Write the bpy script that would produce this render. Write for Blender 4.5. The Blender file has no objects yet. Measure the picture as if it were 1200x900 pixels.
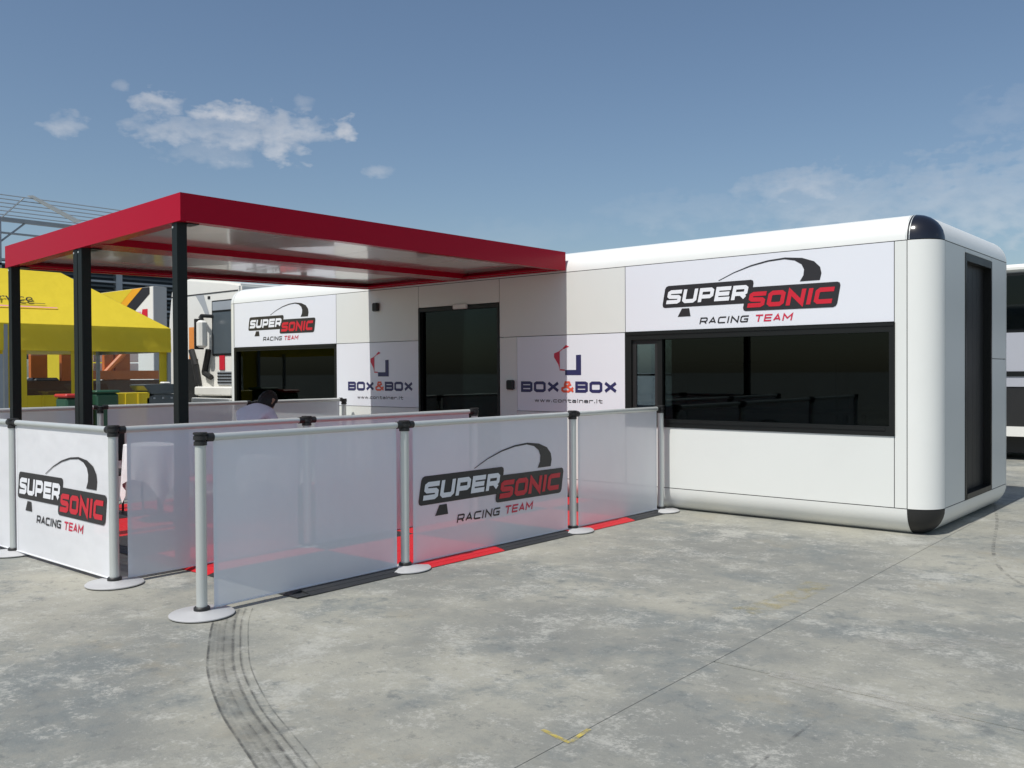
import bpy, bmesh, math, random
from mathutils import Vector, Matrix
random.seed(7)
scene = bpy.context.scene
COL = scene.collection
R = math.radians

# ------------------------------------------------------------------ camera
cam_d = bpy.data.cameras.new('camera')
cam = bpy.data.objects.new('camera', cam_d)
COL.objects.link(cam)
cam_d.sensor_width = 36.0
cam_d.lens = 32.0957
cam_d.clip_start = 0.05
cam_d.clip_end = 5000
F = Vector((-0.64966023, 0.76012538, -0.01228751))
RT = Vector((0.76021557, 0.64964675, -0.00560227))
UP = Vector((-0.00372411, 0.01298073, 0.99990881))
m = Matrix((RT, UP, -F)).transposed().to_4x4()
m.translation = Vector((0, 0, 1.5))
cam.matrix_world = m
scene.camera = cam

# ------------------------------------------------------------------ light, sky, exposure
SUN_EL = 58.0
sun_d = bpy.data.lights.new('sun', 'SUN')
sun_d.energy = 3.3
sun_d.angle = R(0.53)
sun_d.color = (1.0, 0.97, 0.915)
sun = bpy.data.objects.new('sun', sun_d)
COL.objects.link(sun)
sun.location = (0, -20, 30)
sun.rotation_euler = (R(90 - SUN_EL), 0, 0)

scene.view_settings.view_transform = 'Standard'
scene.view_settings.look = 'None'
scene.view_settings.exposure = 0.27
scene.view_settings.gamma = 1.0
scene.view_settings.use_curve_mapping = False
scene.cycles.max_bounces = 8
scene.cycles.transparent_max_bounces = 24

world = bpy.data.worlds.new('World')
scene.world = world
world.use_nodes = True
wt = world.node_tree
for n in list(wt.nodes):
    wt.nodes.remove(n)


def wn(kind, **kw):
    n = wt.nodes.new(kind)
    for k, v in kw.items():
        setattr(n, k, v)
    return n


def wmath(op, a, b=None, clamp=False):
    n = wn('ShaderNodeMath', operation=op)
    n.use_clamp = clamp
    for i, v in enumerate((a, b)):
        if v is None:
            continue
        if isinstance(v, (int, float)):
            n.inputs[i].default_value = v
        else:
            wt.links.new(v, n.inputs[i])
    return n.outputs[0]


sky = wn('ShaderNodeTexSky')
sky.sky_type = 'NISHITA'
sky.sun_disc = False
sky.sun_elevation = R(SUN_EL)
sky.sun_rotation = R(180)
sky.altitude = 50
sky.air_density = 1.0
sky.dust_density = 1.4
sky.ozone_density = 1.2
hsv = wn('ShaderNodeHueSaturation')
hsv.inputs['Saturation'].default_value = 1.0
hsv.inputs['Value'].default_value = 1.0
wt.links.new(sky.outputs[0], hsv.inputs['Color'])
tc = wn('ShaderNodeTexCoord')
sep = wn('ShaderNodeSeparateXYZ')
wt.links.new(tc.outputs['Generated'], sep.inputs[0])
az = wmath('MULTIPLY', wmath('ARCTAN2', sep.outputs[0], sep.outputs[1]), 180 / math.pi)
el = wmath('MULTIPLY', wmath('ARCSINE', sep.outputs[2]), 180 / math.pi)
comb = wn('ShaderNodeCombineXYZ')
wt.links.new(az, comb.inputs[0])
wt.links.new(wmath('MULTIPLY', el, 1.7), comb.inputs[1])


def wnoise(scale, detail, rough):
    n = wn('ShaderNodeTexNoise')
    n.inputs['Scale'].default_value = scale
    n.inputs['Detail'].default_value = detail
    n.inputs['Roughness'].default_value = rough
    wt.links.new(comb.outputs[0], n.inputs['Vector'])
    return n.outputs['Fac']


w1 = wmath('SUBTRACT', wnoise(0.55, 3, 0.5), 0.5)
w2 = wmath('SUBTRACT', wnoise(0.83, 3, 0.5), 0.5)
n1 = wmath('SUBTRACT', wnoise(0.42, 8, 0.62), 0.5)
n2 = wmath('SUBTRACT', wnoise(1.25, 6, 0.65), 0.5)
# (azimuth, elevation, half width, half height, strength, softness)
CLOUDS = [
    (-56.4, 14.1, 5.0, 1.5, 0.80, 1.3), (-54.6, 14.2, 3.0, 1.6, 0.86, 1.1), (-60.6, 14.1, 3.4, 0.95, 0.72, 1.2), (-58.6, 12.9, 3.0, 0.8, 0.4, 1.4),
    (-57.6, 15.1, 2.6, 0.75, 0.8, 0.8),
    (-61.4, 15.45, 1.3, 0.85, 0.62, 0.8), (-66.3, 13.75, 1.3, 0.7, 0.5, 0.9), (-50.7, 14.7, 1.15, 0.85, 0.8, 0.8),
    (-53.2, 16.1, 0.8, 0.55, 0.3, 1.0), (-63.6, 16.2, 0.7, 0.3, 0.35, 1.0), (-48.8, 12.35, 1.5, 0.45, 0.42, 1.0),
    (-22.8, 10.9, 3.8, 1.15, 0.72, 1.5), (-20.5, 9.4, 7.5, 2.0, 0.66, 1.9), (-13.0, 9.4, 9.0, 2.9, 0.72, 1.9),
    (-11.0, 13.8, 4.0, 1.4, 0.34, 1.9), (-30.0, 9.8, 5.5, 1.3, 0.26, 1.9), (-40.0, 8.6, 6.0, 1.0, 0.14, 1.9),
    (4.0, 12.0, 9.0, 2.6, 0.36, 1.5), (22.0, 16.0, 6.0, 1.6, 0.6, 1.0), (-84.0, 15.0, 7.0, 1.6, 0.6, 1.0),
    (70.0, 20.0, 9.0, 2.0, 0.6, 1.0), (-130.0, 18.0, 9.0, 2.2, 0.6, 1.0), (150.0, 22.0, 9.0, 2.2, 0.5, 1.0),
]
mask = None
for (a0, e0, wa, we, st, soft) in CLOUDS:
    da = wmath('DIVIDE', wmath('SUBTRACT', az, a0), wa)
    de = wmath('DIVIDE', wmath('SUBTRACT', el, e0), we)
    da = wmath('ADD', da, wmath('MULTIPLY', w1, min(2.4, 5.0 / wa)))
    de = wmath('ADD', de, wmath('MULTIPLY', w2, 2.6))
    d2 = wmath('ADD', wmath('MULTIPLY', da, da), wmath('MULTIPLY', de, de))
    f = wmath('SUBTRACT', 0.95, d2)
    f = wmath('ADD', f, wmath('MULTIPLY', n1, 1.6))
    f = wmath('ADD', f, wmath('MULTIPLY', n2, 0.55))
    f = wmath('MULTIPLY', f, 1.0 / (1.75 * soft), clamp=True)
    # never beyond a bounded distance from the cloud's centre
    f = wmath('MULTIPLY', f, wmath('SUBTRACT', 1.6, wmath('MULTIPLY', d2, 0.55), clamp=True))
    f = wmath('MULTIPLY', f, st)
    mask = f if mask is None else wmath('MAXIMUM', mask, f)
mask = wmath('MULTIPLY', mask, 1.0, clamp=True)
cmix = wn('ShaderNodeMix', data_type='RGBA')
wt.links.new(mask, cmix.inputs['Factor'])
wb = wn('ShaderNodeMix', data_type='RGBA', blend_type='MULTIPLY')      # the camera's white balance on the whole sky
wb.inputs['Factor'].default_value = 1.0
wb.inputs['B'].default_value = (0.97, 1.015, 1.03, 1)
wt.links.new(hsv.outputs[0], wb.inputs['A'])
wt.links.new(wb.outputs['Result'], cmix.inputs['A'])
cr = wn('ShaderNodeMix', data_type='RGBA')
cr.inputs['A'].default_value = (6.2, 6.3, 6.6, 1)
cr.inputs['B'].default_value = (8.6, 8.4, 8.3, 1)
wt.links.new(wmath('ADD', wmath('MULTIPLY', w2, 3.0), 0.55, clamp=True), cr.inputs['Factor'])
wt.links.new(cr.outputs['Result'], cmix.inputs['B'])
bg = wn('ShaderNodeBackground')
bg.inputs['Strength'].default_value = 0.080
wt.links.new(cmix.outputs['Result'], bg.inputs['Color'])
wo = wn('ShaderNodeOutputWorld')
wt.links.new(bg.outputs[0], wo.inputs[0])


# ------------------------------------------------------------------ materials
def new_mat(name):
    mt = bpy.data.materials.new(name)
    mt.use_nodes = True
    return mt, mt.node_tree, mt.node_tree.nodes['Principled BSDF']


def pmat(name, col, rough=0.5, metal=0.0, var=0.06, scale=3.0, spec=0.5, coat=0.0, bump=0.0, bscale=60.0, dirt=0.0):
    """painted / metal / plastic surface with a little procedural variation"""
    mt, t, b = new_mat(name)
    b.inputs['Metallic'].default_value = metal
    b.inputs['Specular IOR Level'].default_value = spec
    b.inputs['Coat Weight'].default_value = coat
    b.inputs['Coat Roughness'].default_value = 0.05
    tcn = t.nodes.new('ShaderNodeTexCoord')
    ns = t.nodes.new('ShaderNodeTexNoise')
    ns.inputs['Scale'].default_value = scale
    ns.inputs['Detail'].default_value = 6
    ns.inputs['Roughness'].default_value = 0.6
    t.links.new(tcn.outputs['Object'], ns.inputs['Vector'])
    mx = t.nodes.new('ShaderNodeMix')
    mx.data_type = 'RGBA'
    lo = [max(0, c * (1 - var)) for c in col]
    hi = [min(1, c * (1 + var)) for c in col]
    mx.inputs['A'].default_value = (*lo, 1)
    mx.inputs['B'].default_value = (*hi, 1)
    t.links.new(ns.outputs['Fac'], mx.inputs['Factor'])
    out = mx.outputs['Result']
    if dirt > 0:
        n3 = t.nodes.new('ShaderNodeTexNoise')
        n3.inputs['Scale'].default_value = 1.3
        n3.inputs['Detail'].default_value = 9
        n3.inputs['Roughness'].default_value = 0.7
        t.links.new(tcn.outputs['Object'], n3.inputs['Vector'])
        rp = t.nodes.new('ShaderNodeValToRGB')
        rp.color_ramp.elements[0].position = 0.52
        rp.color_ramp.elements[1].position = 0.78
        t.links.new(n3.outputs['Fac'], rp.inputs['Fac'])
        ml = t.nodes.new('ShaderNodeMath')
        ml.operation = 'MULTIPLY'
        ml.inputs[1].default_value = dirt
        t.links.new(rp.outputs['Color'], ml.inputs[0])
        m2 = t.nodes.new('ShaderNodeMix')
        m2.data_type = 'RGBA'
        m2.inputs['B'].default_value = (0.22, 0.2, 0.17, 1)
        t.links.new(out, m2.inputs['A'])
        t.links.new(ml.outputs[0], m2.inputs['Factor'])
        out = m2.outputs['Result']
    t.links.new(out, b.inputs['Base Color'])
    mr = t.nodes.new('ShaderNodeMapRange')
    mr.inputs['To Min'].default_value = max(0.02, rough * 0.8)
    mr.inputs['To Max'].default_value = min(1, rough * 1.2)
    t.links.new(ns.outputs['Fac'], mr.inputs['Value'])
    t.links.new(mr.outputs[0], b.inputs['Roughness'])
    if bump > 0:
        nb = t.nodes.new('ShaderNodeTexNoise')
        nb.inputs['Scale'].default_value = bscale
        nb.inputs['Detail'].default_value = 3
        t.links.new(tcn.outputs['Object'], nb.inputs['Vector'])
        bp = t.nodes.new('ShaderNodeBump')
        bp.inputs['Strength'].default_value = bump
        bp.inputs['Distance'].default_value = 0.02
        t.links.new(nb.outputs['Fac'], bp.inputs['Height'])
        t.links.new(bp.outputs[0], b.inputs['Normal'])
    return mt


def glass_mat(name, tint, refl=1.0, rough=0.015):
    """tinted pane: tinted see-through plus mirror reflection by angle"""
    mt, t, b = new_mat(name)
    t.nodes.remove(b)
    out = t.nodes['Material Output']
    tr = t.nodes.new('ShaderNodeBsdfTransparent')
    tr.inputs[0].default_value = (*tint, 1)
    gl = t.nodes.new('ShaderNodeBsdfGlossy')
    gl.inputs['Color'].default_value = (refl * .86, refl, refl * .97, 1)
    gl.inputs['Roughness'].default_value = rough
    fr = t.nodes.new('ShaderNodeFresnel')
    fr.inputs['IOR'].default_value = 1.45
    ms = t.nodes.new('ShaderNodeMixShader')
    t.links.new(fr.outputs[0], ms.inputs[0])
    t.links.new(tr.outputs[0], ms.inputs[1])
    t.links.new(gl.outputs[0], ms.inputs[2])
    t.links.new(ms.outputs[0], out.inputs[0])
    return mt


def film_mat(name, col, see, trans=0.45, refl=1.0):
    """translucent printed mesh: part see-through, part diffuse, part light passing"""
    mt, t, b = new_mat(name)
    t.nodes.remove(b)
    out = t.nodes['Material Output']
    tcn = t.nodes.new('ShaderNodeTexCoord')
    ns = t.nodes.new('ShaderNodeTexNoise')
    ns.inputs['Scale'].default_value = 2.2
    ns.inputs['Detail'].default_value = 5
    t.links.new(tcn.outputs['Object'], ns.inputs['Vector'])
    mx = t.nodes.new('ShaderNodeMix')
    mx.data_type = 'RGBA'
    mx.inputs['A'].default_value = (*[c * 0.94 for c in col], 1)
    mx.inputs['B'].default_value = (*[min(1, c * 1.04) for c in col], 1)
    t.links.new(ns.outputs['Fac'], mx.inputs['Factor'])
    df = t.nodes.new('ShaderNodeBsdfDiffuse')
    tl = t.nodes.new('ShaderNodeBsdfTranslucent')
    t.links.new(mx.outputs['Result'], df.inputs[0])
    t.links.new(mx.outputs['Result'], tl.inputs[0])
    m1 = t.nodes.new('ShaderNodeMixShader')
    m1.inputs[0].default_value = trans
    t.links.new(df.outputs[0], m1.inputs[1])
    t.links.new(tl.outputs[0], m1.inputs[2])
    gl = t.nodes.new('ShaderNodeBsdfGlossy')
    gl.inputs['Roughness'].default_value = 0.3
    gl.inputs['Color'].default_value = (refl, refl, refl, 1)
    # slow ripples across the sheet
    nb = t.nodes.new('ShaderNodeTexNoise')
    nb.inputs['Scale'].default_value = 3.5
    nb.inputs['Detail'].default_value = 2
    t.links.new(tcn.outputs['Object'], nb.inputs['Vector'])
    bp = t.nodes.new('ShaderNodeBump')
    bp.inputs['Strength'].default_value = 0.5
    bp.inputs['Distance'].default_value = 0.03
    t.links.new(nb.outputs['Fac'], bp.inputs['Height'])
    for sh in (df, tl, gl):
        t.links.new(bp.outputs[0], sh.inputs['Normal'])
    m2 = t.nodes.new('ShaderNodeMixShader')
    fr = t.nodes.new('ShaderNodeFresnel')
    fr.inputs['IOR'].default_value = 1.35
    t.links.new(fr.outputs[0], m2.inputs[0])
    t.links.new(m1.outputs[0], m2.inputs[1])
    t.links.new(gl.outputs[0], m2.inputs[2])
    tr = t.nodes.new('ShaderNodeBsdfTransparent')
    m3 = t.nodes.new('ShaderNodeMixShader')
    m3.inputs[0].default_value = see
    t.links.new(m2.outputs[0], m3.inputs[1])
    t.links.new(tr.outputs[0], m3.inputs[2])
    t.links.new(m3.outputs[0], out.inputs[0])
    return mt


def concrete_mat():
    mt, t, b = new_mat('concrete')
    N, L = t.nodes, t.links
    geo = N.new('ShaderNodeNewGeometry')
    pos = geo.outputs['Position']

    def noise(scale, detail, rough, off=0.0, sx=1.0, sy=1.0, dist=0.0):
        mp = N.new('ShaderNodeMapping')
        mp.inputs['Location'].default_value = (off, off * 1.7, 0)
        mp.inputs['Scale'].default_value = (sx, sy, 1)
        L.new(pos, mp.inputs[0])
        n = N.new('ShaderNodeTexNoise')
        n.inputs['Scale'].default_value = scale
        n.inputs['Detail'].default_value = detail
        n.inputs['Roughness'].default_value = rough
        n.inputs['Distortion'].default_value = dist
        L.new(mp.outputs[0], n.inputs['Vector'])
        return n.outputs['Fac']

    def ramp(v, a, bb):
        mr = N.new('ShaderNodeMapRange')
        mr.interpolation_type = 'SMOOTHSTEP'
        mr.inputs['From Min'].default_value = a
        mr.inputs['From Max'].default_value = bb
        L.new(v, mr.inputs['Value'])
        return mr.outputs[0]

    def mix(fac, a, bb, mode='MIX', k=1.0):
        mx = N.new('ShaderNodeMix')
        mx.data_type = 'RGBA'
        mx.blend_type = mode
        if isinstance(fac, float):
            mx.inputs['Factor'].default_value = fac
        else:
            mm = N.new('ShaderNodeMath')
            mm.operation = 'MULTIPLY'
            mm.inputs[1].default_value = k
            L.new(fac, mm.inputs[0])
            L.new(mm.outputs[0], mx.inputs['Factor'])
        for s, v in (('A', a), ('B', bb)):
            if isinstance(v, tuple):
                mx.inputs[s].default_value = (*v, 1)
            else:
                L.new(v, mx.inputs[s])
        return mx.outputs['Result']

    def madd(a_, k, b_):
        m1 = N.new('ShaderNodeMath')
        m1.operation = 'MULTIPLY_ADD'
        L.new(a_, m1.inputs[0])
        m1.inputs[1].default_value = k
        L.new(b_, m1.inputs[2])
        return m1.outputs[0]

    fine = noise(34.0, 8, 0.82, 9.0)
    mid = noise(7.5, 12, 0.80, 19.0)
    # every patch edge is broken up by the finer noises, as worn skin is
    c = mix(ramp(madd(mid, 0.35, noise(0.45, 9, 0.66, 3.1)), 0.56, 0.80), (0.212, 0.216, 0.196), (0.35, 0.34, 0.285))
    c = mix(ramp(madd(mid, 0.45, noise(0.9, 12, 0.70, 11.0)), 0.71, 0.87), c, (0.150, 0.172, 0.174), k=0.66)      # smooth blue-grey patches
    c = mix(ramp(madd(fine, 0.5, noise(1.5, 12, 0.74, 23.0)), 0.76, 0.90), c, (0.44, 0.435, 0.39), k=0.72)       # pale worn skin
    c = mix(ramp(noise(0.8, 8, 0.7, 41.0), 0.56, 0.70), c, (0.30, 0.26, 0.18), k=0.42)                         # ochre stains
    c = mix(ramp(madd(fine, 0.4, mid), 0.72, 0.84), c, (0.115, 0.122, 0.12), k=0.52)                               # trowel smears
    c = mix(ramp(madd(fine, 0.6, noise(4.5, 12, 0.82, 77.0)), 0.84, 0.95), c, (0.47, 0.46, 0.415), k=0.58)          # scuffs
    c = mix(ramp(noise(70.0, 6, 0.8, 5.0), 0.58, 0.70), c, (0.10, 0.10, 0.095), k=0.40)                           # pits
    c = mix(ramp(noise(60.0, 6, 0.8, 55.0), 0.60, 0.70), c, (0.46, 0.45, 0.41), k=0.35)
    c = mix(ramp(noise(2.2, 14, 0.84, 61.0), 0.60, 0.645), c, (0.12, 0.125, 0.12), k=0.38)
    # a few thin wandering hairline marks
    c = mix(ramp(madd(fine, 0.02, noise(0.9, 6, 0.55, 91.0)), 0.505, 0.5095), c, (0.43, 0.42, 0.38), k=0.0)
    L.new(c, b.inputs['Base Color'])
    rr = N.new('ShaderNodeMapRange')
    rr.inputs['To Min'].default_value = 0.5
    rr.inputs['To Max'].default_value = 0.85
    L.new(noise(0.9, 10, 0.68, 11.0, sx=0.8, sy=1.3, dist=1.2), rr.inputs['Value'])
    L.new(rr.outputs[0], b.inputs['Roughness'])
    b.inputs['Specular IOR Level'].default_value = 0.35
    bp = N.new('ShaderNodeBump')
    bp.inputs['Strength'].default_value = 0.22
    bp.inputs['Distance'].default_value = 0.012
    ad = N.new('ShaderNodeMath')
    ad.operation = 'ADD'
    L.new(noise(9.0, 8, 0.7, 2.0), ad.inputs[0])
    L.new(noise(60.0, 4, 0.7, 2.0), ad.inputs[1])
    L.new(ad.outputs[0], bp.inputs['Height'])
    L.new(bp.outputs[0], b.inputs['Normal'])
    return mt


def worn_mat(name, col, scale, lo, hi, rough=0.8, alpha=0.9, lines=None):
    """worn paint or rubber left on the concrete: patchy coverage; lines = tread strips along UV.x"""
    mt, t, b = new_mat(name)
    N, L = t.nodes, t.links
    b.inputs['Base Color'].default_value = (*col, 1)
    b.inputs['Roughness'].default_value = rough
    tcn = N.new('ShaderNodeTexCoord')
    n = N.new('ShaderNodeTexNoise')
    n.inputs['Scale'].default_value = scale
    n.inputs['Detail'].default_value = 9
    n.inputs['Roughness'].default_value = 0.72
    L.new(tcn.outputs['Object'], n.inputs['Vector'])
    mr = N.new('ShaderNodeMapRange')
    mr.interpolation_type = 'SMOOTHSTEP'
    mr.inputs['From Min'].default_value = lo
    mr.inputs['From Max'].default_value = hi
    mr.inputs['To Max'].default_value = alpha
    L.new(n.outputs['Fac'], mr.inputs['Value'])
    fac = mr.outputs[0]
    if lines:
        uv = N.new('ShaderNodeSeparateXYZ')
        L.new(tcn.outputs['UV'], uv.inputs[0])
        rp = N.new('ShaderNodeValToRGB')
        els = rp.color_ramp.elements
        els[0].position, els[0].color = 0.0, (0, 0, 0, 1)
        els[1].position, els[1].color = 1.0, (0, 0, 0, 1)
        for p_, v in lines:
            e = els.new(p_)
            e.color = (v, v, v, 1)
        L.new(uv.outputs[0], rp.inputs['Fac'])
        # fine cross tread blocks
        wv = N.new('ShaderNodeTexWave')
        wv.wave_type = 'BANDS'
        wv.bands_direction = 'Y'
        wv.inputs['Scale'].default_value = 28
        wv.inputs['Distortion'].default_value = 3
        L.new(tcn.outputs['UV'], wv.inputs['Vector'])
        m0 = N.new('ShaderNodeMapRange')
        m0.inputs['To Min'].default_value = 0.62
        L.new(wv.outputs['Fac'], m0.inputs['Value'])
        m1 = N.new('ShaderNodeMath')
        m1.operation = 'MULTIPLY'
        L.new(rp.outputs['Color'], m1.inputs[0])
        L.new(m0.outputs[0], m1.inputs[1])
        m2 = N.new('ShaderNodeMath')
        m2.operation = 'MULTIPLY'
        L.new(m1.outputs[0], m2.inputs[0])
        L.new(fac, m2.inputs[1])
        fac = m2.outputs[0]
    L.new(fac, b.inputs['Alpha'])
    return mt


M = {
    'concrete': concrete_mat(),
    'white_paint': pmat('white_paint', (0.76, 0.77, 0.74), 0.32, var=0.02, scale=1.2, dirt=0.05),
    'panel_white': pmat('panel_white', (0.72, 0.735, 0.705), 0.42, var=0.02, scale=0.8, dirt=0.05),
    'panel_beige': pmat('panel_beige', (0.70, 0.715, 0.68), 0.45, var=0.02, scale=0.8, dirt=0.04),
    'print_white': pmat('print_white', (0.74, 0.755, 0.80), 0.35, var=0.015, scale=0.7),
    'gasket': pmat('gasket', (0.03, 0.03, 0.03), 0.7),
    'black_gloss': pmat('black_gloss', (0.008, 0.008, 0.012), 0.14, spec=0.6, coat=0.4),
    'black_matt': pmat('black_matt', (0.016, 0.016, 0.016), 0.5),
    'frame_dark': pmat('frame_dark', (0.010, 0.011, 0.0105), 0.4, spec=0.3),
    'post_dark': pmat('post_dark', (0.009, 0.012, 0.011), 0.42, var=0.15, scale=5, spec=0.25),
    'red_paint': pmat('red_paint', (0.39, 0.002, 0.020), 0.22, var=0.05, scale=1.0, spec=0.12),
    'ceiling': pmat('ceiling', (0.56, 0.55, 0.515), 0.17, var=0.02, scale=1.0, coat=0.55, spec=0.7),
    'aluminium': pmat('aluminium', (0.60, 0.625, 0.605), 0.42, metal=0.45, var=0.05, scale=8),
    'base_grey': pmat('base_grey', (0.50, 0.50, 0.50), 0.42, metal=0.15, var=0.05, scale=9, dirt=0.15),
    'film_side': film_mat('film_side', (0.90, 0.925, 0.97), 0.15, 0.22),
    'film_white': film_mat('film_white', (0.87, 0.88, 0.90), 0.06, 0.16),
    'ink_black': pmat('ink_black', (0.022, 0.020, 0.022), 0.4),
    'ink_red': pmat('ink_red', (0.58, 0.012, 0.03), 0.4),
    'ink_white': pmat('ink_white', (0.80, 0.81, 0.84), 0.4, var=0.01),
    'ink_navy': pmat('ink_navy', (0.025, 0.024, 0.10), 0.4),
    'ink_orange': pmat('ink_orange', (0.72, 0.10, 0.05), 0.4),
    'ink_crimson': pmat('ink_crimson', (0.58, 0.02, 0.06), 0.4),
    'ink_pink': pmat('ink_pink', (0.75, 0.30, 0.36), 0.5),
    'floor_black': pmat('floor_black', (0.024, 0.025, 0.027), 0.5, var=0.2, scale=4, dirt=0.10),
    'floor_red': pmat('floor_red', (0.55, 0.012, 0.018), 0.45, var=0.1, scale=4, dirt=0.04),
    'glass_dark': glass_mat('glass_dark', (0.21, 0.25, 0.25), 0.55),
    'glass_back': glass_mat('glass_back', (0.92, 0.95, 0.97), 0.8),
    'glass_sash': glass_mat('glass_sash', (0.50, 0.55, 0.58), 0.6),
    'glass_truck': glass_mat('glass_truck', (0.12, 0.16, 0.19), 0.7),
    'interior': pmat('interior', (0.17, 0.205, 0.22), 0.7),
    'interior_floor': pmat('interior_floor', (0.10, 0.10, 0.10), 0.6),
    'counter': pmat('counter', (0.42, 0.46, 0.45), 0.5),
    'tent_yellow': film_mat('tent_yellow', (0.85, 0.655, 0.05), 0.0, 0.20, refl=0.4),
    'tent_orange': pmat('tent_orange', (0.80, 0.36, 0.01), 0.5),
    'orange': pmat('orange', (0.52, 0.13, 0.02), 0.5, var=0.25, scale=5),
    'brown': pmat('brown', (0.10, 0.045, 0.025), 0.6, var=0.3, scale=5),
    'green': pmat('green', (0.015, 0.07, 0.04), 0.45),
    'lid_red': pmat('lid_red', (0.45, 0.03, 0.03), 0.4),
    'blue_grey': pmat('blue_grey', (0.075, 0.095, 0.11), 0.3),
    'steel_grey': pmat('steel_grey', (0.30, 0.33, 0.36), 0.5, var=0.15, scale=2),
    'steel_dark': pmat('steel_dark', (0.045, 0.06, 0.07), 0.6, var=0.2, scale=2),
    'truck_white': pmat('truck_white', (0.78, 0.77, 0.72), 0.3, var=0.02, dirt=0.06),
    'truck_grey': pmat('truck_grey', (0.38, 0.40, 0.42), 0.4),
    'lamp_orange': pmat('lamp_orange', (0.78, 0.28, 0.06), 0.3),
    'rubber': pmat('rubber', (0.018, 0.018, 0.018), 0.8, var=0.2, scale=8),
    'coach_grey': pmat('coach_grey', (0.42, 0.43, 0.47), 0.35, var=0.03),  # even grey of the coach's lower side
    'cloth_white': pmat('cloth_white', (0.80, 0.79, 0.80), 0.9, bump=0.2, bscale=14),
    'chair_black': pmat('chair_black', (0.014, 0.014, 0.015), 0.5),
    'chair_red': pmat('chair_red', (0.42, 0.02, 0.03), 0.5),
    'shirt': pmat('shirt', (0.74, 0.73, 0.84), 0.9, var=0.05, scale=10, bump=0.5, bscale=18),
    'skin': pmat('skin', (0.42, 0.23, 0.15), 0.5, var=0.06, scale=12),
    'hair': pmat('hair', (0.010, 0.008, 0.008), 0.55, var=0.4, scale=40, bump=0.6, bscale=50),
    'trousers': pmat('trousers', (0.03, 0.035, 0.05), 0.85),
    'eye_white': pmat('eye_white', (0.8, 0.8, 0.78), 0.2),
    'tyre_mark': worn_mat('tyre_mark', (0.04, 0.04, 0.04), 8.0, 0.28, 0.64, alpha=0.85,
                          lines=[(0.01, 0.0), (0.03, 0.95), (0.055, 0.85), (0.085, 0.22), (0.15, 0.30), (0.20, 0.16), (0.25, 0.40), (0.30, 0.26), (0.36, 0.42),
                                 (0.40, 0.66), (0.425, 0.30), (0.50, 0.24), (0.565, 0.38), (0.60, 0.85), (0.63, 0.7), (0.66, 0.14),
                                 (0.75, 0.12), (0.785, 0.85), (0.81, 0.3), (0.85, 0.02), (0.955, 0.02), (0.975, 0.75)]),
    'yellow_mark': worn_mat('yellow_mark', (0.50, 0.40, 0.12), 11.0, 0.40, 0.80, alpha=0.5),
    'tape_yellow': worn_mat('tape_yellow', (0.60, 0.47, 0.08), 18.0, 0.30, 0.66, alpha=0.8),
    'scuff': worn_mat('scuff', (0.10, 0.10, 0.10), 7.0, 0.40, 0.75, alpha=0.6),
    'pale_scrape': worn_mat('pale_scrape', (0.46, 0.45, 0.41), 6.0, 0.40, 0.70, alpha=0.6),
}


# ------------------------------------------------------------------ mesh helper
def wloc(o):
    v = Vector((0, 0, 0))
    while o is not None:
        v += o.location
        o = o.parent
    return v


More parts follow.
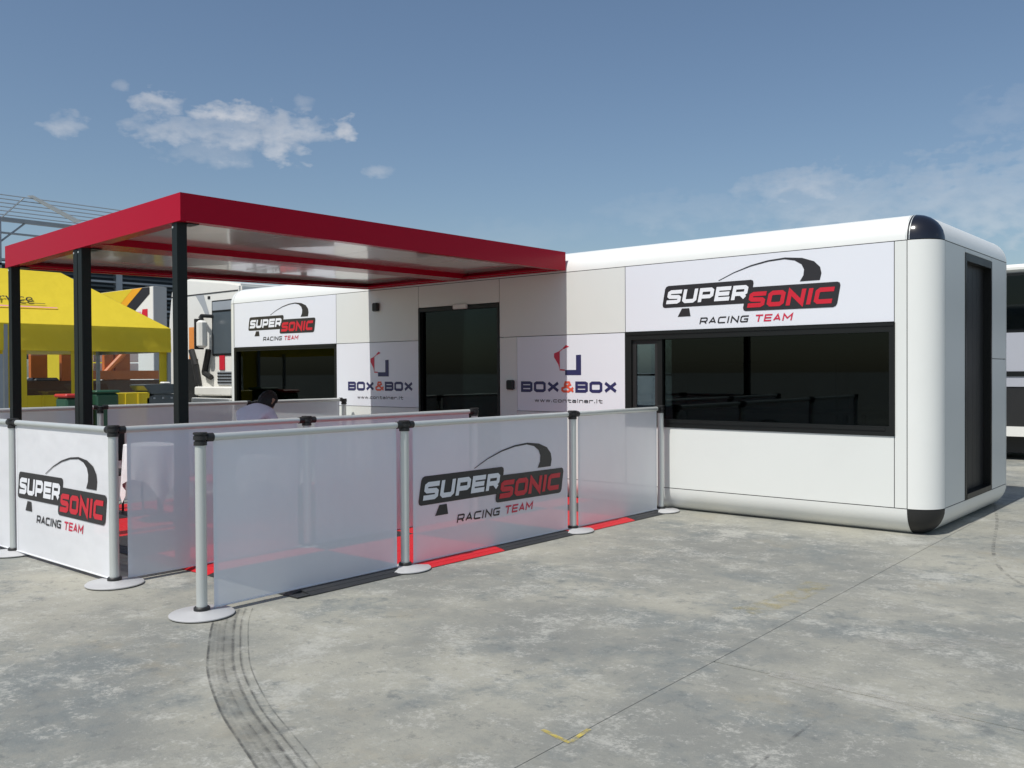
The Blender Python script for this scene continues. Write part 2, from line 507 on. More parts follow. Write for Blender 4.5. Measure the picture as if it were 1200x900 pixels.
class MB:
    def __init__(self):
        self.v, self.f, self.mi, self.sm = [], [], [], []
        self.uv = None

    def face(self, idx, mi=0, sm=False):
        self.f.append(idx)
        self.mi.append(mi)
        self.sm.append(sm)

    def poly(self, pts, mi=0):
        k = len(self.v)
        self.v += [tuple(p) for p in pts]
        self.face(list(range(k, k + len(pts))), mi)
        return self

    def box(self, x0, x1, y0, y1, z0, z1, mi=0, bev=0.0):
        x0, x1 = min(x0, x1), max(x0, x1)
        y0, y1 = min(y0, y1), max(y0, y1)
        z0, z1 = min(z0, z1), max(z0, z1)
        if bev <= 0:
            k = len(self.v)
            self.v += [(x0, y0, z0), (x1, y0, z0), (x1, y1, z0), (x0, y1, z0), (x0, y0, z1), (x1, y0, z1), (x1, y1, z1), (x0, y1, z1)]
            for q in ((0, 3, 2, 1), (4, 5, 6, 7), (0, 1, 5, 4), (1, 2, 6, 5), (2, 3, 7, 6), (3, 0, 4, 7)):
                self.face([k + i for i in q], mi)
        else:
            b = min(bev, (x1 - x0) * .49, (y1 - y0) * .49, (z1 - z0) * .49)
            rings = [(z0, b), (z0 + b, 0), (z1 - b, 0), (z1, b)]
            k = len(self.v)
            for z, i in rings:
                c = b if i == 0 else b
                xa, xb, ya, yb = x0 + i, x1 - i, y0 + i, y1 - i
                if i == 0:
                    self.v += [(xa + b, ya, z), (xb - b, ya, z), (xb, ya + b, z), (xb, yb - b, z), (xb - b, yb, z), (xa + b, yb, z), (xa, yb - b, z), (xa, ya + b, z)]
                else:
                    e = b * 0.3
                    self.v += [(xa + e, ya, z), (xb - e, ya, z), (xb, ya + e, z), (xb, yb - e, z), (xb - e, yb, z), (xa + e, yb, z), (xa, yb - e, z), (xa, ya + e, z)]
            for r in range(3):
                for i in range(8):
                    j = (i + 1) % 8
                    self.face([k + r * 8 + i, k + r * 8 + j, k + r * 8 + 8 + j, k + r * 8 + 8 + i], mi)
            self.face([k + i for i in range(7, -1, -1)], mi)
            self.face([k + 24 + i for i in range(8)], mi)
        return self

    def tube(self, p0, p1, r0, r1=None, n=14, mi=0, cap=True, sm=True):
        r1 = r0 if r1 is None else r1
        p0, p1 = Vector(p0), Vector(p1)
        d = (p1 - p0).normalized()
        a = d.orthogonal().normalized()
        b = d.cross(a)
        k = len(self.v)
        for p_, r in ((p0, r0), (p1, r1)):
            for i in range(n):
                t = 2 * math.pi * i / n
                self.v.append(tuple(p_ + a * (r * math.cos(t)) + b * (r * math.sin(t))))
        for i in range(n):
            j = (i + 1) % n
            self.face([k + i, k + j, k + n + j, k + n + i], mi, sm)
        if cap:
            self.face([k + i for i in range(n - 1, -1, -1)], mi)
            self.face([k + n + i for i in range(n)], mi)
        return self

    def path(self, pts, r, n=8, mi=0):
        for a, b in zip(pts[:-1], pts[1:]):
            self.tube(a, b, r, r, n, mi)
        return self

    def lathe(self, c, prof, n=40, mi=0, sm=True):
        """prof = [(radius, z)...] round the vertical through c"""
        k = len(self.v)
        for r, z in prof:
            for i in range(n):
                t = 2 * math.pi * i / n
                self.v.append((c[0] + r * math.cos(t), c[1] + r * math.sin(t), c[2] + z))
        for q in range(len(prof) - 1):
            for i in range(n):
                j = (i + 1) % n
                self.face([k + q * n + i, k + q * n + j, k + q * n + n + j, k + q * n + n + i], mi, sm)
        if prof[0][0] > 0.0005:
            self.face([k + i for i in range(n - 1, -1, -1)], mi)
        if prof[-1][0] > 0.0005:
            self.face([k + (len(prof) - 1) * n + i for i in range(n)], mi)
        return self

    def prism(self, prof, axis, a0, a1, mi=0, sm_from=None):
        """prof = 2D points; extruded along axis ('x': prof=(y,z); 'y': prof=(x,z); 'z': prof=(x,y))"""
        def P(u, w, a):
            return {'x': (a, u, w), 'y': (u, a, w), 'z': (u, w, a)}[axis]
        k = len(self.v)
        n = len(prof)
        for a in (a0, a1):
            self.v += [P(u, w, a) for u, w in prof]
        for i in range(n):
            j = (i + 1) % n
            self.face([k + i, k + j, k + n + j, k + n + i], mi, bool(sm_from and i in sm_from))
        self.face([k + i for i in range(n - 1, -1, -1)], mi)
        self.face([k + n + i for i in range(n)], mi)
        return self

    def build(self, name, mats, parent=None, smooth=False, fix=True, bevel=0.0):
        if not isinstance(mats, (list, tuple)):
            mats = [mats]
        o0 = wloc(parent) if parent is not None else Vector((0, 0, 0))
        me = bpy.data.meshes.new(name)
        me.from_pydata([tuple(Vector(v) - o0) for v in self.v], [], self.f)
        for mt in mats:
            me.materials.append(mt)
        for p_, mi, sm in zip(me.polygons, self.mi, self.sm):
            p_.material_index = mi
            p_.use_smooth = sm or smooth
        if self.uv:
            ul = me.uv_layers.new(name='UVMap')
            for lp in me.loops:
                ul.data[lp.index].uv = self.uv[lp.vertex_index]
        if fix:
            bm = bmesh.new()
            bm.from_mesh(me)
            bmesh.ops.recalc_face_normals(bm, faces=bm.faces)
            if bevel > 0:
                es = [e for e in bm.edges if len(e.link_faces) == 2 and e.calc_face_angle(0) > 0.6]
                bmesh.ops.bevel(bm, geom=es, offset=bevel, segments=2, affect='EDGES', clamp_overlap=True)
            bm.to_mesh(me)
            bm.free()
        if any(p_.use_smooth for p_ in me.polygons) and not smooth:
            me.set_sharp_from_angle(angle=R(38))
        me.update()
        o = bpy.data.objects.new(name, me)
        COL.objects.link(o)
        if parent is not None:
            o.parent = parent
        return o


def tag(o, label=None, cat=None, group=None, kind=None):
    if label:
        o['label'] = label
    if cat:
        o['category'] = cat
    if group:
        o['group'] = group
    if kind:
        o['kind'] = kind
    return o


def thing(name, loc, label, cat, group=None):
    o = bpy.data.objects.new(name, None)
    o.empty_display_size = 0.2
    o.location = loc
    COL.objects.link(o)
    return tag(o, label, cat, group)


def copy_thing(root, loc, label):
    """a copy of a thing with copies of its parts and sub-parts"""
    r = root.copy()
    COL.objects.link(r)
    r.location = loc
    r['label'] = label
    for ch in list(root.children):
        c = ch.copy()
        COL.objects.link(c)
        c.parent = r
        for g in list(ch.children):
            d = g.copy()
            COL.objects.link(d)
            d.parent = c
    return r


def bx(name, mat, parent, x0, x1, y0, y1, z0, z1, bev=0.0, label=None):
    o = MB().box(x0, x1, y0, y1, z0, z1, 0, bev).build(name, mat, parent)
    if label:
        o['label'] = label
    return o


# ------------------------------------------------------------------ lettering: squared stroke letters
GL = {
    'S': [[(1, 1), (.14, 1), (0, .9), (0, .62), (.12, .52), (.88, .48), (1, .38), (1, .1), (.86, 0), (0, 0)]],
    'U': [[(0, 1), (0, .14), (.16, 0), (.84, 0), (1, .14), (1, 1)]],
    'P': [[(0, 0), (0, 1), (.86, 1), (1, .88), (1, .46), (.86, .34), (.02, .34)]],
    'E': [[(1, 1), (0, 1), (0, 0), (1, 0)], [(0, .5), (.92, .5)]],
    'R': [[(0, 0), (0, 1), (.86, 1), (1, .88), (1, .5), (.86, .38), (.02, .38)], [(.62, .38), (1, 0)]],
    'O': [[(.5, 1), (.16, 1), (0, .86), (0, .14), (.16, 0), (.84, 0), (1, .14), (1, .86), (.84, 1), (.48, 1)]],
    'N': [[(0, 0), (0, 1), (1, 0), (1, 1)]],
    'I': [[(.5, 0), (.5, 1)]],
    'C': [[(1, 1), (.16, 1), (0, .86), (0, .14), (.16, 0), (1, 0)]],
    'A': [[(0, 0), (.5, 1), (1, 0)], [(.18, .28), (.82, .28)]],
    'G': [[(1, 1), (.16, 1), (0, .86), (0, .14), (.16, 0), (1, 0), (1, .48), (.55, .48)]],
    'T': [[(.5, 0), (.5, 1)], [(0, 1), (1, 1)]],
    'M': [[(0, 0), (0, 1), (.5, .3), (1, 1), (1, 0)]],
    'B': [[(0, .5), (0, 1), (.86, 1), (1, .9), (1, .62), (.9, .51), (1, .4), (1, .12), (.86, 0), (0, 0), (0, .52)], [(.02, .51), (.88, .51)]],
    'X': [[(0, 0), (1, 1)], [(0, 1), (1, 0)]],
    '&': [[(1, 0), (.28, .72), (.34, 1), (.66, 1), (.74, .76), (.06, .34), (.06, .12), (.2, 0), (.6, 0), (1, .42)]],
    'w': [[(0, .7), (.25, 0), (.5, .7), (.75, 0), (1, .7)]],
    '.': [[(.5, 0), (.5, .14)]],
    'c': [[(1, .7), (.14, .7), (0, .6), (0, .1), (.14, 0), (1, 0)]],
    'o': [[(.5, .7), (.14, .7), (0, .6), (0, .1), (.14, 0), (.86, 0), (1, .1), (1, .6), (.86, .7), (.48, .7)]],
    'n': [[(0, 0), (0, .7), (.84, .7), (1, .6), (1, 0)]],
    't': [[(.35, 1), (.35, .1), (.5, 0), (1, 0)], [(0, .7), (1, .7)]],
    'a': [[(.05, .7), (.86, .7), (1, .6), (1, 0), (.14, 0), (0, .08), (0, .32), (.14, .4), (1, .4)]],
    'i': [[(.5, 0), (.5, .7)], [(.5, .88), (.5, 1)]],
    'e': [[(1, 0), (.14, 0), (0, .1), (0, .6), (.14, .7), (.86, .7), (1, .6), (1, .36), (0, .36)]],
    'r': [[(0, 0), (0, .7), (1, .7)]],
}


def ribbon(pts, t):
    """flat ribbon of width t along a polyline, mitred; list of quads"""
    P = [Vector((x, y)) for x, y in pts]
    L, Rr = [], []
    for i, p_ in enumerate(P):
        d0 = (P[i] - P[i - 1]).normalized() if i > 0 else None
        d1 = (P[i + 1] - P[i]).normalized() if i < len(P) - 1 else None
        d0 = d0 or d1
        d1 = d1 or d0
        n0, n1 = Vector((-d0.y, d0.x)), Vector((-d1.y, d1.x))
        b = n0 + n1
        if b.length < 0.3:
            b = n0
        b.normalize()
        k = t / 2 / max(0.45, b.dot(n0))
        L.append(p_ + b * k)
        Rr.append(p_ - b * k)
    return [(L[i], Rr[i], Rr[i + 1], L[i + 1]) for i in range(len(P) - 1)]


def text_polys(s, u0, v0, width, h, t, gap, shear=0.0, narrow='Ii.'):
    """polygons of a line of stroke letters filling the given width"""
    wts = [0.28 if ch in narrow else (1.25 if ch in 'wWM' else 1.0) for ch in s]
    lw = (width - gap * (len(s) - 1)) / sum(wts)
    out, u = [], u0
    for ch, wt_ in zip(s, wts):
        w = lw * wt_
        for pl in GL[ch]:
            pp = [(t / 2 + x * (w - t), t / 2 + y * (h - t)) for x, y in pl]
            if ch in narrow:
                pp = [(w / 2, y) for _, y in pp]
            # square stroke ends reach the letter's edge
            if pp[0] != pp[-1]:
                for e, nb in ((0, 1), (-1, -2)):
                    d = Vector(pp[e]) - Vector(pp[nb])
                    if d.length > 0 and (abs(d.x) < 1e-6 or abs(d.y) < 1e-6):
                        q = Vector(pp[e]) + d.normalized() * t * 0.5 * (0.98 if ch not in narrow else 1)
                        if 0 <= q.x <= w + t and -t * .1 <= q.y <= h + t * .1:
                            pp[e] = (min(max(q.x, 0), w), min(max(q.y, 0), h))
            for q in ribbon(pp, t):
                out.append([(u + a.x + shear * a.y, v0 + a.y) for a in q])
        u += w + gap
    return out


def round_poly(pts, r):
    """polygon with cut corners (three points per corner)"""
    out, n = [], len(pts)
    for i in range(n):
        p_, a, b = Vector(pts[i]), Vector(pts[i - 1]), Vector(pts[(i + 1) % n])
        da, db = (a - p_).normalized(), (b - p_).normalized()
        for k in (1.0, 0.3):
            out.append(tuple(p_ + da * r * k + (db * r * 0.0 if k == 1.0 else db * r * 0.3)))
        out.append(tuple(p_ + db * r))
    return out


def racing_logo():
    """(polygon, ink, layer) in logo units: x 0..1.956, y 0..0.624. inks: 0 black 1 red 2 white"""
    L = []
    plate1 = round_poly([(0.0, .196), (.045, .432), (1.075, .432), (1.03, .196)], .035)
    plate2 = round_poly([(.945, .118), (.995, .356), (1.958, .352), (1.915, .112)], .035)
    L.append((plate1, 0, 0))
    L.append((plate2, 0, 1))
    for q in text_polys('SUPER', .052, .236, .935, .146, .040, .022, .22):
        L.append((q, 2, 3))
    for q in text_polys('SONIC', .998, .150, .868, .156, .043, .024, .22):
        L.append((q, 1, 3))
    out = [(.676, .450), (.850, .522), (1.039, .580), (1.222, .614), (1.401, .626), (1.575, .607), (1.695, .565), (1.755, .505), (1.768, .446), (1.752, .380)]
    inn = [(.680, .444), (.852, .514), (1.039, .567), (1.222, .599), (1.395, .609), (1.500, .588), (1.570, .545), (1.595, .493), (1.588, .436), (1.552, .380)]
    for i in range(len(out) - 1):
        L.append(([inn[i], inn[i + 1], out[i + 1], out[i]], 0, 0))
    L.append(([(.194, .094), (.349, .094), (.333, .180), (.245, .180)], 0, 0))
    for q in text_polys('RACING', .452, .004, .548, .070, .014, .018, .25):
        L.append((q, 0, 0))
    for q in text_polys('TEAM', 1.076, .004, .392, .072, .015, .018, .25):
        L.append((q, 3, 0))
    return L


def box_logo():
    """inks: 0 navy 1 orange 2 crimson 3 black; x 0..1.42, y 0..0.7 (0 = foot of the web address)"""
    L = []
    for s, u0, w in (('BOX', 0.0, .594), ('BOX', .830, .588)):
        for q in text_polys(s, u0, .125, w, .132, .036, .022):
            L.append((q, 0, 0))
    for q in text_polys('&', .614, .125, .200, .134, .026, .02):
        L.append((q, 1, 1))
    for q in text_polys('www.container.it', .216, .006, 1.0, .046, .0085, .014):
        L.append((q, 3, 0))
    L.append(([(.682, .331), (.915, .331), (.915, .392), (.682, .392)], 0, 0))
    L.append(([(.842, .392), (.915, .392), (.915, .569), (.842, .566)], 0, 0))
    L.append(([(.517, .590), (.594, .615), (.597, .415), (.580, .46), (.517, .545)], 2, 0))
    for q in ribbon([(.600, .62), (.600, .405)], .008) + ribbon([(.600, .612), (.66, .648)], .009) + ribbon([(.602, .395), (.68, .390)], .016):
        L.append((list(q), 2, 1))
    L.append(([(.653, .655), (.697, .688), (.742, .668), (.665, .640)], 2, 0))
    return L


def box_logos(panel, o, su, sv):
    parts = {'lettering': [q for q in BLOGO if q[1] in (0, 1) and max(p_[1] for p_ in q[0]) < .30 and min(p_[1] for p_ in q[0]) > .09],
             'web_address': [q for q in BLOGO if q[1] == 3]}
    rest = [q for q in BLOGO if q not in parts['lettering'] and q not in parts['web_address']]
    parts['emblem'] = rest
    for nm, pl in parts.items():
        logo_mesh(pl, o, (1, 0, 0), (0, 0, 1), (0, -1, 0), su, sv).build(nm, INK_B, panel, fix=False)


def logo_mesh(polys, origin, udir, vdir, ndir, su, sv, lift=0.0022):
    mb = MB()
    o, u, v, n = Vector(origin), Vector(udir), Vector(vdir), Vector(ndir)
    for k, (pl, ink, lay) in enumerate(polys):
        z = lift + lay * 0.0011 + (k % 7) * 0.00012
        mb.poly([o + u * (Vector(q)[0] * su) + v * (Vector(q)[1] * sv) + n * z for q in pl], ink)
    return mb


INK_R = [M['ink_black'], M['ink_red'], M['ink_white'], M['ink_crimson']]
INK_B = [M['ink_navy'], M['ink_orange'], M['ink_crimson'], M['ink_black']]
RLOGO, BLOGO = racing_logo(), box_logo()


def font_mesh(body, name, mat, parent, origin, udir, vdir, ndir, width, height, shear=0.0, bold=0.0):
    cu = bpy.data.curves.new(name, 'FONT')
    cu.body = body
    cu.shear = shear
    cu.offset = bold
    cu.resolution_u = 3
    tmp = bpy.data.objects.new(name, cu)
    me0 = tmp.to_mesh()
    xs = [v.co.x for v in me0.vertices]
    ys = [v.co.y for v in me0.vertices]
    x0, x1, y0, y1 = min(xs), max(xs), min(ys), max(ys)
    mb = MB()
    o, u, v, n = Vector(origin), Vector(udir), Vector(vdir), Vector(ndir)
    mb.v = [tuple(o + u * ((w.co.x - x0) / (x1 - x0) * width) + v * ((w.co.y - y0) / (y1 - y0) * height) + n * 0.004) for w in me0.vertices]
    for p_ in me0.polygons:
        mb.face(list(p_.vertices))
    tmp.to_mesh_clear()
    bpy.data.objects.remove(tmp)
    bpy.data.curves.remove(cu)
    return mb.build(name, mat, parent, fix=False)


# ================================================================== GROUND
g = MB()
g.poly([(-900, -900, -0.009), (900, -900, -0.009), (900, 900, -0.009), (-900, 900, -0.009)])
ground = tag(g.build('ground', M['concrete']), kind='structure')
JW, JY = 0.0018, 0.006
slabs = [(-2.292, 3.5, -1.6, 4.25), (-2.292, 3.5, 4.25, 10.1), (-2.292, 3.5, 10.1, 16.0), (-2.292, 3.5, -7.4, -1.6),
         (-8.3, -2.292, -5.0, 1.1), (-8.3, -2.292, 1.1, 9.1), (-8.3, -2.292, 9.1, 16.0), (3.5, 9.3, -1.6, 4.25), (3.5, 9.3, 4.25, 10.1), (3.5, 9.3, 10.1, 16.0),
         (3.5, 9.3, -7.4, -1.6), (-14.3, -8.3, -5.0, 1.1), (-14.3, -8.3, 1.1, 9.1), (-14.3, -8.3, 9.1, 16.0), (-20.3, -14.3, -5.0, 1.1), (-20.3, -14.3, 1.1, 9.1),
         (-20.3, -14.3, 9.1, 16.0), (-26.3, -20.3, -5.0, 1.1), (-26.3, -20.3, 1.1, 9.1), (-26.3, -20.3, 9.1, 16.0),
         (-8.3, -2.292, 16.0, 22.0), (-2.292, 3.5, 16.0, 22.0), (3.5, 9.3, 16.0, 22.0), (-14.3, -8.3, 16.0, 22.0), (-20.3, -14.3, 16.0, 22.0)]
for (x0, x1, y0, y1) in slabs:
    def sk(x, y):
        return (x + .105 - .0195 * y, y)
    MB().prism([sk(x0 + JW, y0 + JY), sk(x1 - JW, y0 + JY), sk(x1 - JW, y1 - JY), sk(x0 + JW, y1 - JY)], 'z', -0.06, 0.0).build('slab', M['concrete'], ground)


def strip(name, pts, w, mat, z=0.004, seg=40):
    """flat curved band on the ground with UVs (u across, v along)"""
    P = [Vector((x, y, z)) for x, y in pts]
    # Catmull-Rom
    C = []
    for i in range(len(P) - 1):
        a, b, c, d = P[max(i - 1, 0)], P[i], P[i + 1], P[min(i + 2, len(P) - 1)]
        for k in range(8):
            t = k / 8
            C.append(0.5 * ((2 * b) + (-a + c) * t + (2 * a - 5 * b + 4 * c - d) * t * t + (-a + 3 * b - 3 * c + d) * t ** 3))
    C.append(P[-1])
    mb = MB()
    mb.uv = []
    s = 0
    for i, p_ in enumerate(C):
        d = (C[min(i + 1, len(C) - 1)] - C[max(i - 1, 0)]).normalized()
        n = Vector((-d.y, d.x, 0))
        if i:
            s += (C[i] - C[i - 1]).length
        for e, uu in ((w / 2, 0.0), (-w / 2, 1.0)):
            mb.v.append(tuple(p_ + n * e))
            mb.uv.append((uu, s))
    for i in range(len(C) - 1):
        mb.face([2 * i, 2 * i + 1, 2 * i + 3, 2 * i + 2])
    o = mb.build(name, mat, fix=False)
    return tag(o, kind='structure')


strip('tyre_track', [(-1.6, 1.62), (-2.2, 1.80), (-2.91, 2.07), (-3.21, 2.18), (-3.58, 2.32), (-4.07, 2.555), (-4.47, 2.80), (-4.86, 3.06), (-5.12, 3.26)], 0.225, M['tyre_mark'])
strip('skid_mark', [(-2.54, 11.3), (-2.2, 9.9), (-1.84, 8.17), (-1.5, 7.26), (-0.9, 6.5)], 0.028, M['scuff'])
strip('yellow_paint', [(-2.60, 5.25), (-2.54, 5.50), (-2.52, 5.85), (-2.53, 6.30)], 0.19, M['yellow_mark'])
strip('yellow_tape', [(-2.385, 2.975), (-2.30, 2.955), (-2.215, 2.938)], 0.022, M['tape_yellow'])
strip('yellow_tape', [(-2.215, 2.945), (-2.225, 3.02), (-2.235, 3.10)], 0.022, M['tape_yellow'], z=0.006)
strip('pale_scrape', [(-1.95, 4.30), (-1.4, 4.22), (-0.9, 4.27), (-0.2, 4.24)], 0.16, M['pale_scrape'])
strip('scuff_line', [(-1.545, 3.80), (-1.545, 3.2), (-1.53, 2.2)], 0.014, M['scuff'])
strip('pale_scrape', [(-1.7, 5.1), (-1.2, 5.5), (-0.8, 5.3)], 0.22, M['pale_scrape'])

# ================================================================== CONTAINER UNIT
YW, XE, XL, YB = 8.617, -2.400, -13.75, 11.44       # front plane, right end plane, left end plane, back plane
Z1, Z2, RR = 2.682, 0.242, 0.25
ZT = Z1 + RR
cont = thing('mobile_office', ((XE + XL) / 2, YW, 0), 'long white mobile office unit with rounded edges, wide dark windows and a glass door', 'cabin')


def quarter(cy, cz, a0, a1, r, n=10):
    return [(cy + r * math.cos(R(a0 + (a1 - a0) * i / n)), cz + r * math.sin(R(a0 + (a1 - a0) * i / n))) for i in range(n + 1)]


def roll(name, axis, c, a0, a1, s0, s1, mat=M['white_paint']):
    q = quarter(c[0], c[1], a0, a1, RR) + [c]
    o = MB().prism(q, axis, s0, s1, 0, sm_from=set(range(10))).build(name, mat, cont)
    return o


G = 0.006
xf0, xf1 = XL + RR, XE - RR           # straight runs
yf0, yf1 = YW + RR, YB - RR
zb = Z2 - 0.004
# front top / bottom, back top / bottom (prof is (y,z))
roll('edge_profile', 'x', (yf0, Z1 + 0.004), 90, 180, xf0 + G, xf1 - G)
roll('edge_profile', 'x', (yf0, zb), 180, 270, xf0 + G, xf1 - G)
roll('edge_profile', 'x', (yf1, Z1 + 0.004), 0, 90, xf0 + G, xf1 - G)
roll('edge_profile', 'x', (yf1, zb), 270, 360, xf0 + G, xf1 - G)
# ends (prof is (x,z))
roll('edge_profile', 'y', (xf1, Z1 + 0.004), 0, 90, yf0 + G, yf1 - G)
roll('edge_profile', 'y', (xf1, zb), 270, 360, yf0 + G, yf1 - G)
roll('edge_profile', 'y', (xf0, Z1 + 0.004), 90, 180, yf0 + G, yf1 - G)
roll('edge_profile', 'y', (xf0, zb), 180, 270, yf0 + G, yf1 - G)
# corner posts (prof is (x,y))
for (cx, cy, a) in ((xf1, yf0, 270), (xf0, yf0, 180), (xf1, yf1, 0), (xf0, yf1, 90)):
    q = quarter(cx, cy, a, a + 90, RR) + [(cx, cy)]
    MB().prism(q, 'z', Z2 + 0.002, Z1 - 0.002, 0, sm_from=set(range(10))).build('corner_post', M['white_paint'], cont)


def octant(cx, cy, cz, sx, sy, sz, mat, r, n=9):
    mb = MB()
    for i in range(n + 1):
        th = R(90 * i / n)
        for j in range(n + 1):
            ph = R(90 * j / n)
            mb.v.append((cx + sx * r * math.cos(th) * math.cos(ph), cy + sy * r * math.cos(th) * math.sin(ph), cz + sz * r * math.sin(th)))
    for i in range(n):
        for j in range(n):
            k = i * (n + 1) + j
            mb.face([k, k + 1, k + n + 2, k + n + 1], 0, True)
    # closing faces so that the cap is solid
    k = len(mb.v)
    mb.v.append((cx, cy, cz))
    for i in range(n):
        mb.face([i * (n + 1), (i + 1) * (n + 1), k])
        mb.face([i * (n + 1) + n, (i + 1) * (n + 1) + n, k])
        mb.face([i, i + 1, k])
    bm_o = mb.build('corner_cap', mat, cont)
    return bm_o


for (cx, cy, sx, sy, mt) in ((xf1, yf0, 1, -1, M['black_gloss']), (xf0, yf0, -1, -1, M['white_paint']), (xf1, yf1, 1, 1, M['white_paint']), (xf0, yf1, -1, 1, M['white_paint'])):
    for cz, sz in ((Z1 + 0.004, 1), (zb, -1)):
        m2 = M['black_matt'] if (mt is M['black_gloss'] and sz < 0) else mt
        c = octant(cx, cy, cz, sx, sy, sz, m2, RR + 0.001)
        if mt is M['black_gloss']:
            c['label'] = 'black plastic corner cap'
# dark gaskets in the joints round the corner and between rolls and panels
gk = MB()
for xx in (xf1, xf0):
    for (cy, cz, a) in ((yf0, Z1 + 0.004, 90), (yf0, zb, 180)):
        gk.prism(quarter(cy, cz, a, a + 90, RR - 0.005) + [(cy, cz)], 'x', xx - G, xx + G)
    gk.box(xx - 0.012, xx + 0.012, YW + 0.006, YW + 0.03, Z2, Z1)
for yy in (yf0, yf1):
    for (cz, a) in ((Z1 + 0.004, 0), (zb, 270)):
        gk.prism(quarter(xf1, cz, a, a + 90, RR - 0.005) + [(xf1, cz)], 'y', yy - G, yy + G)
    gk.box(XE - 0.03, XE - 0.006, yy - 0.012, yy + 0.012, Z2, Z1)
gk.box(xf0, xf1, YW + 0.006, YW + 0.05, Z1 - 0.014, Z1 + 0.010)
gk.box(xf0, xf1, YW + 0.006, YW + 0.05, Z2 - 0.010, Z2 + 0.014)
gk.box(XE - 0.05, XE - 0.006, yf0, yf1, Z1 - 0.014, Z1 + 0.010)
gk.box(XE - 0.05, XE - 0.006, yf0, yf1, Z2 - 0.010, Z2 + 0.014)
for xx in (-13.473, -10.79, -9.033, -7.567, -5.688, -2.766):
    gk.box(xx - 0.012, xx + 0.012, YW + 0.0062, YW + 0.032, Z2 + 0.002, Z1 - 0.002)
gk.build('gasket', M['gasket'], cont)
# bright trim lines beside the corner joint
for dx in (-0.016, 0.014):
    q0 = quarter(yf0, Z1 + 0.004, 90, 180, RR + 0.002)
    q1 = quarter(yf0, Z1 + 0.004, 90, 180, RR - 0.01)
    tm = MB()
    k = 0
    tm.prism(q0 + q1[::-1], 'x', xf1 + dx - 0.003, xf1 + dx + 0.003)
    tm.build('corner_trim', M['aluminium'], cont)
# roof, floor, back wall, left end, interior ceiling
bx('roof', M['white_paint'], cont, xf0 + 0.002, xf1 - 0.002, yf0 + 0.002, yf1 - 0.002, ZT - 0.05, ZT + 0.003)
bx('floor_deck', M['interior_floor'], cont, XL + 0.13, XE - 0.13, YW + 0.075, YB - 0.13, 0.16, 0.25)
bx('interior_ceiling', M['interior'], cont, XL + 0.13, XE - 0.13, YW + 0.075, YB - 0.06, 2.62, 2.67)
bx('left_wall', M['panel_white'], cont, XL + 0.002, XL + 0.05, yf0 + 0.004, yf1 - 0.004, Z2 + 0.004, Z1 - 0.004)
# back wall with a small two-pane window
bwx0, bwx1, bwz0, bwz1 = -7.55, -6.70, 0.96, 1.96
for (a, b, c, d) in ((xf0 + 0.004, bwx0, Z2 + .004, Z1 - .004), (bwx1, xf1 - 0.004, Z2 + .004, Z1 - .004), (bwx0 + .002, bwx1 - .002, Z2 + .004, bwz0), (bwx0 + .002, bwx1 - .002, bwz1, Z1 - .004)):
    bx('back_panel', M['panel_white'], cont, a, b, YB - 0.05, YB - 0.002, c, d)
bw = MB().box(bwx0 + .003, bwx0 + .03, YB - .06, YB - .006, bwz0 + .002, bwz1 - .002).box(bwx1 - .03, bwx1 - .003, YB - .06, YB - .006, bwz0 + .002, bwz1 - .002) \
    .box(bwx0 + .031, bwx1 - .031, YB - .06, YB - .006, 1.445, 1.475).build('back_window_frame', M['frame_dark'], cont)
bx('pane', M['glass_back'], bw, bwx0 + .028, bwx1 - .028, YB - .036, YB - .03, bwz0, 1.447)
bx('pane', M['glass_back'], bw, bwx0 + .028, bwx1 - .028, YB - .036, YB - .03, 1.473, bwz1)
# interior lining of the front wall below and above windows is the panels themselves

PT = 0.045


def wall_panel(x0, x1, z0, z1, mat, name='wall_panel', proud=0.0):
    return MB().box(x0 + 0.0035, x1 - 0.0035, YW - proud, YW + PT, z0 + 0.0035, z1 - 0.0035).build(name, mat, cont, bevel=0.0015)


ZW1, ZW0 = 1.934, 0.902        # window head and sill
# narrow strips at both ends
wall_panel(xf0 + 0.006, -13.473, Z2, Z1, M['panel_white'])
wall_panel(-2.766, xf1 - 0.004, Z2, Z1, M['panel_white'])
# left wing bay
ban_l = wall_panel(-13.473, -10.79, ZW1 + 0.012, Z1, M['print_white'], 'banner')
logo_mesh(RLOGO, (-13.069, YW, 2.032), (1, 0, 0), (0, 0, 1), (0, -1, 0), .914, .926).build('logo', INK_R, ban_l, fix=False)
wall_panel(-13.473, -10.79, Z2, ZW0, M['panel_white'])
# first lettered bay
wall_panel(-10.79, -9.033, 1.944, Z1, M['panel_beige'])
wall_panel(-10.79, -9.033, Z2, 1.03, M['panel_beige'])
ban_b = wall_panel(-10.79, -9.033, 1.03, 1.944, M['print_white'], 'banner')
box_logos(ban_b, (-10.527, YW, 1.132), .972, .985)
# door bay lintel
wall_panel(-9.033, -7.567, 2.385, Z1, M['panel_beige'])
# second lettered bay, print stuck on the lower panel
wall_panel(-7.567, -5.688, 1.944, Z1, M['panel_beige'])
wall_panel(-7.567, -7.28, Z2, 1.944, M['panel_beige'])
wall_panel(-7.282, -5.688, Z2, 1.03, M['panel_beige'])
ban_c = MB().box(-7.279, -5.692, YW, YW + PT, 1.0335, 1.940).build('banner', M['print_white'], cont, bevel=0.0015)
box_logos(ban_c, (-7.218, YW, 1.138), 1, 1)
# right window bay
ban_r = wall_panel(-5.688, -2.766, ZW1 + 0.012, Z1, M['print_white'], 'banner')
logo_mesh(RLOGO, (-5.211, YW, 1.997), (1, 0, 0), (0, 0, 1), (0, -1, 0), 1, 1).build('logo', INK_R, ban_r, fix=False)
wall_panel(-5.688, -2.766, Z2, ZW0, M['panel_white'])


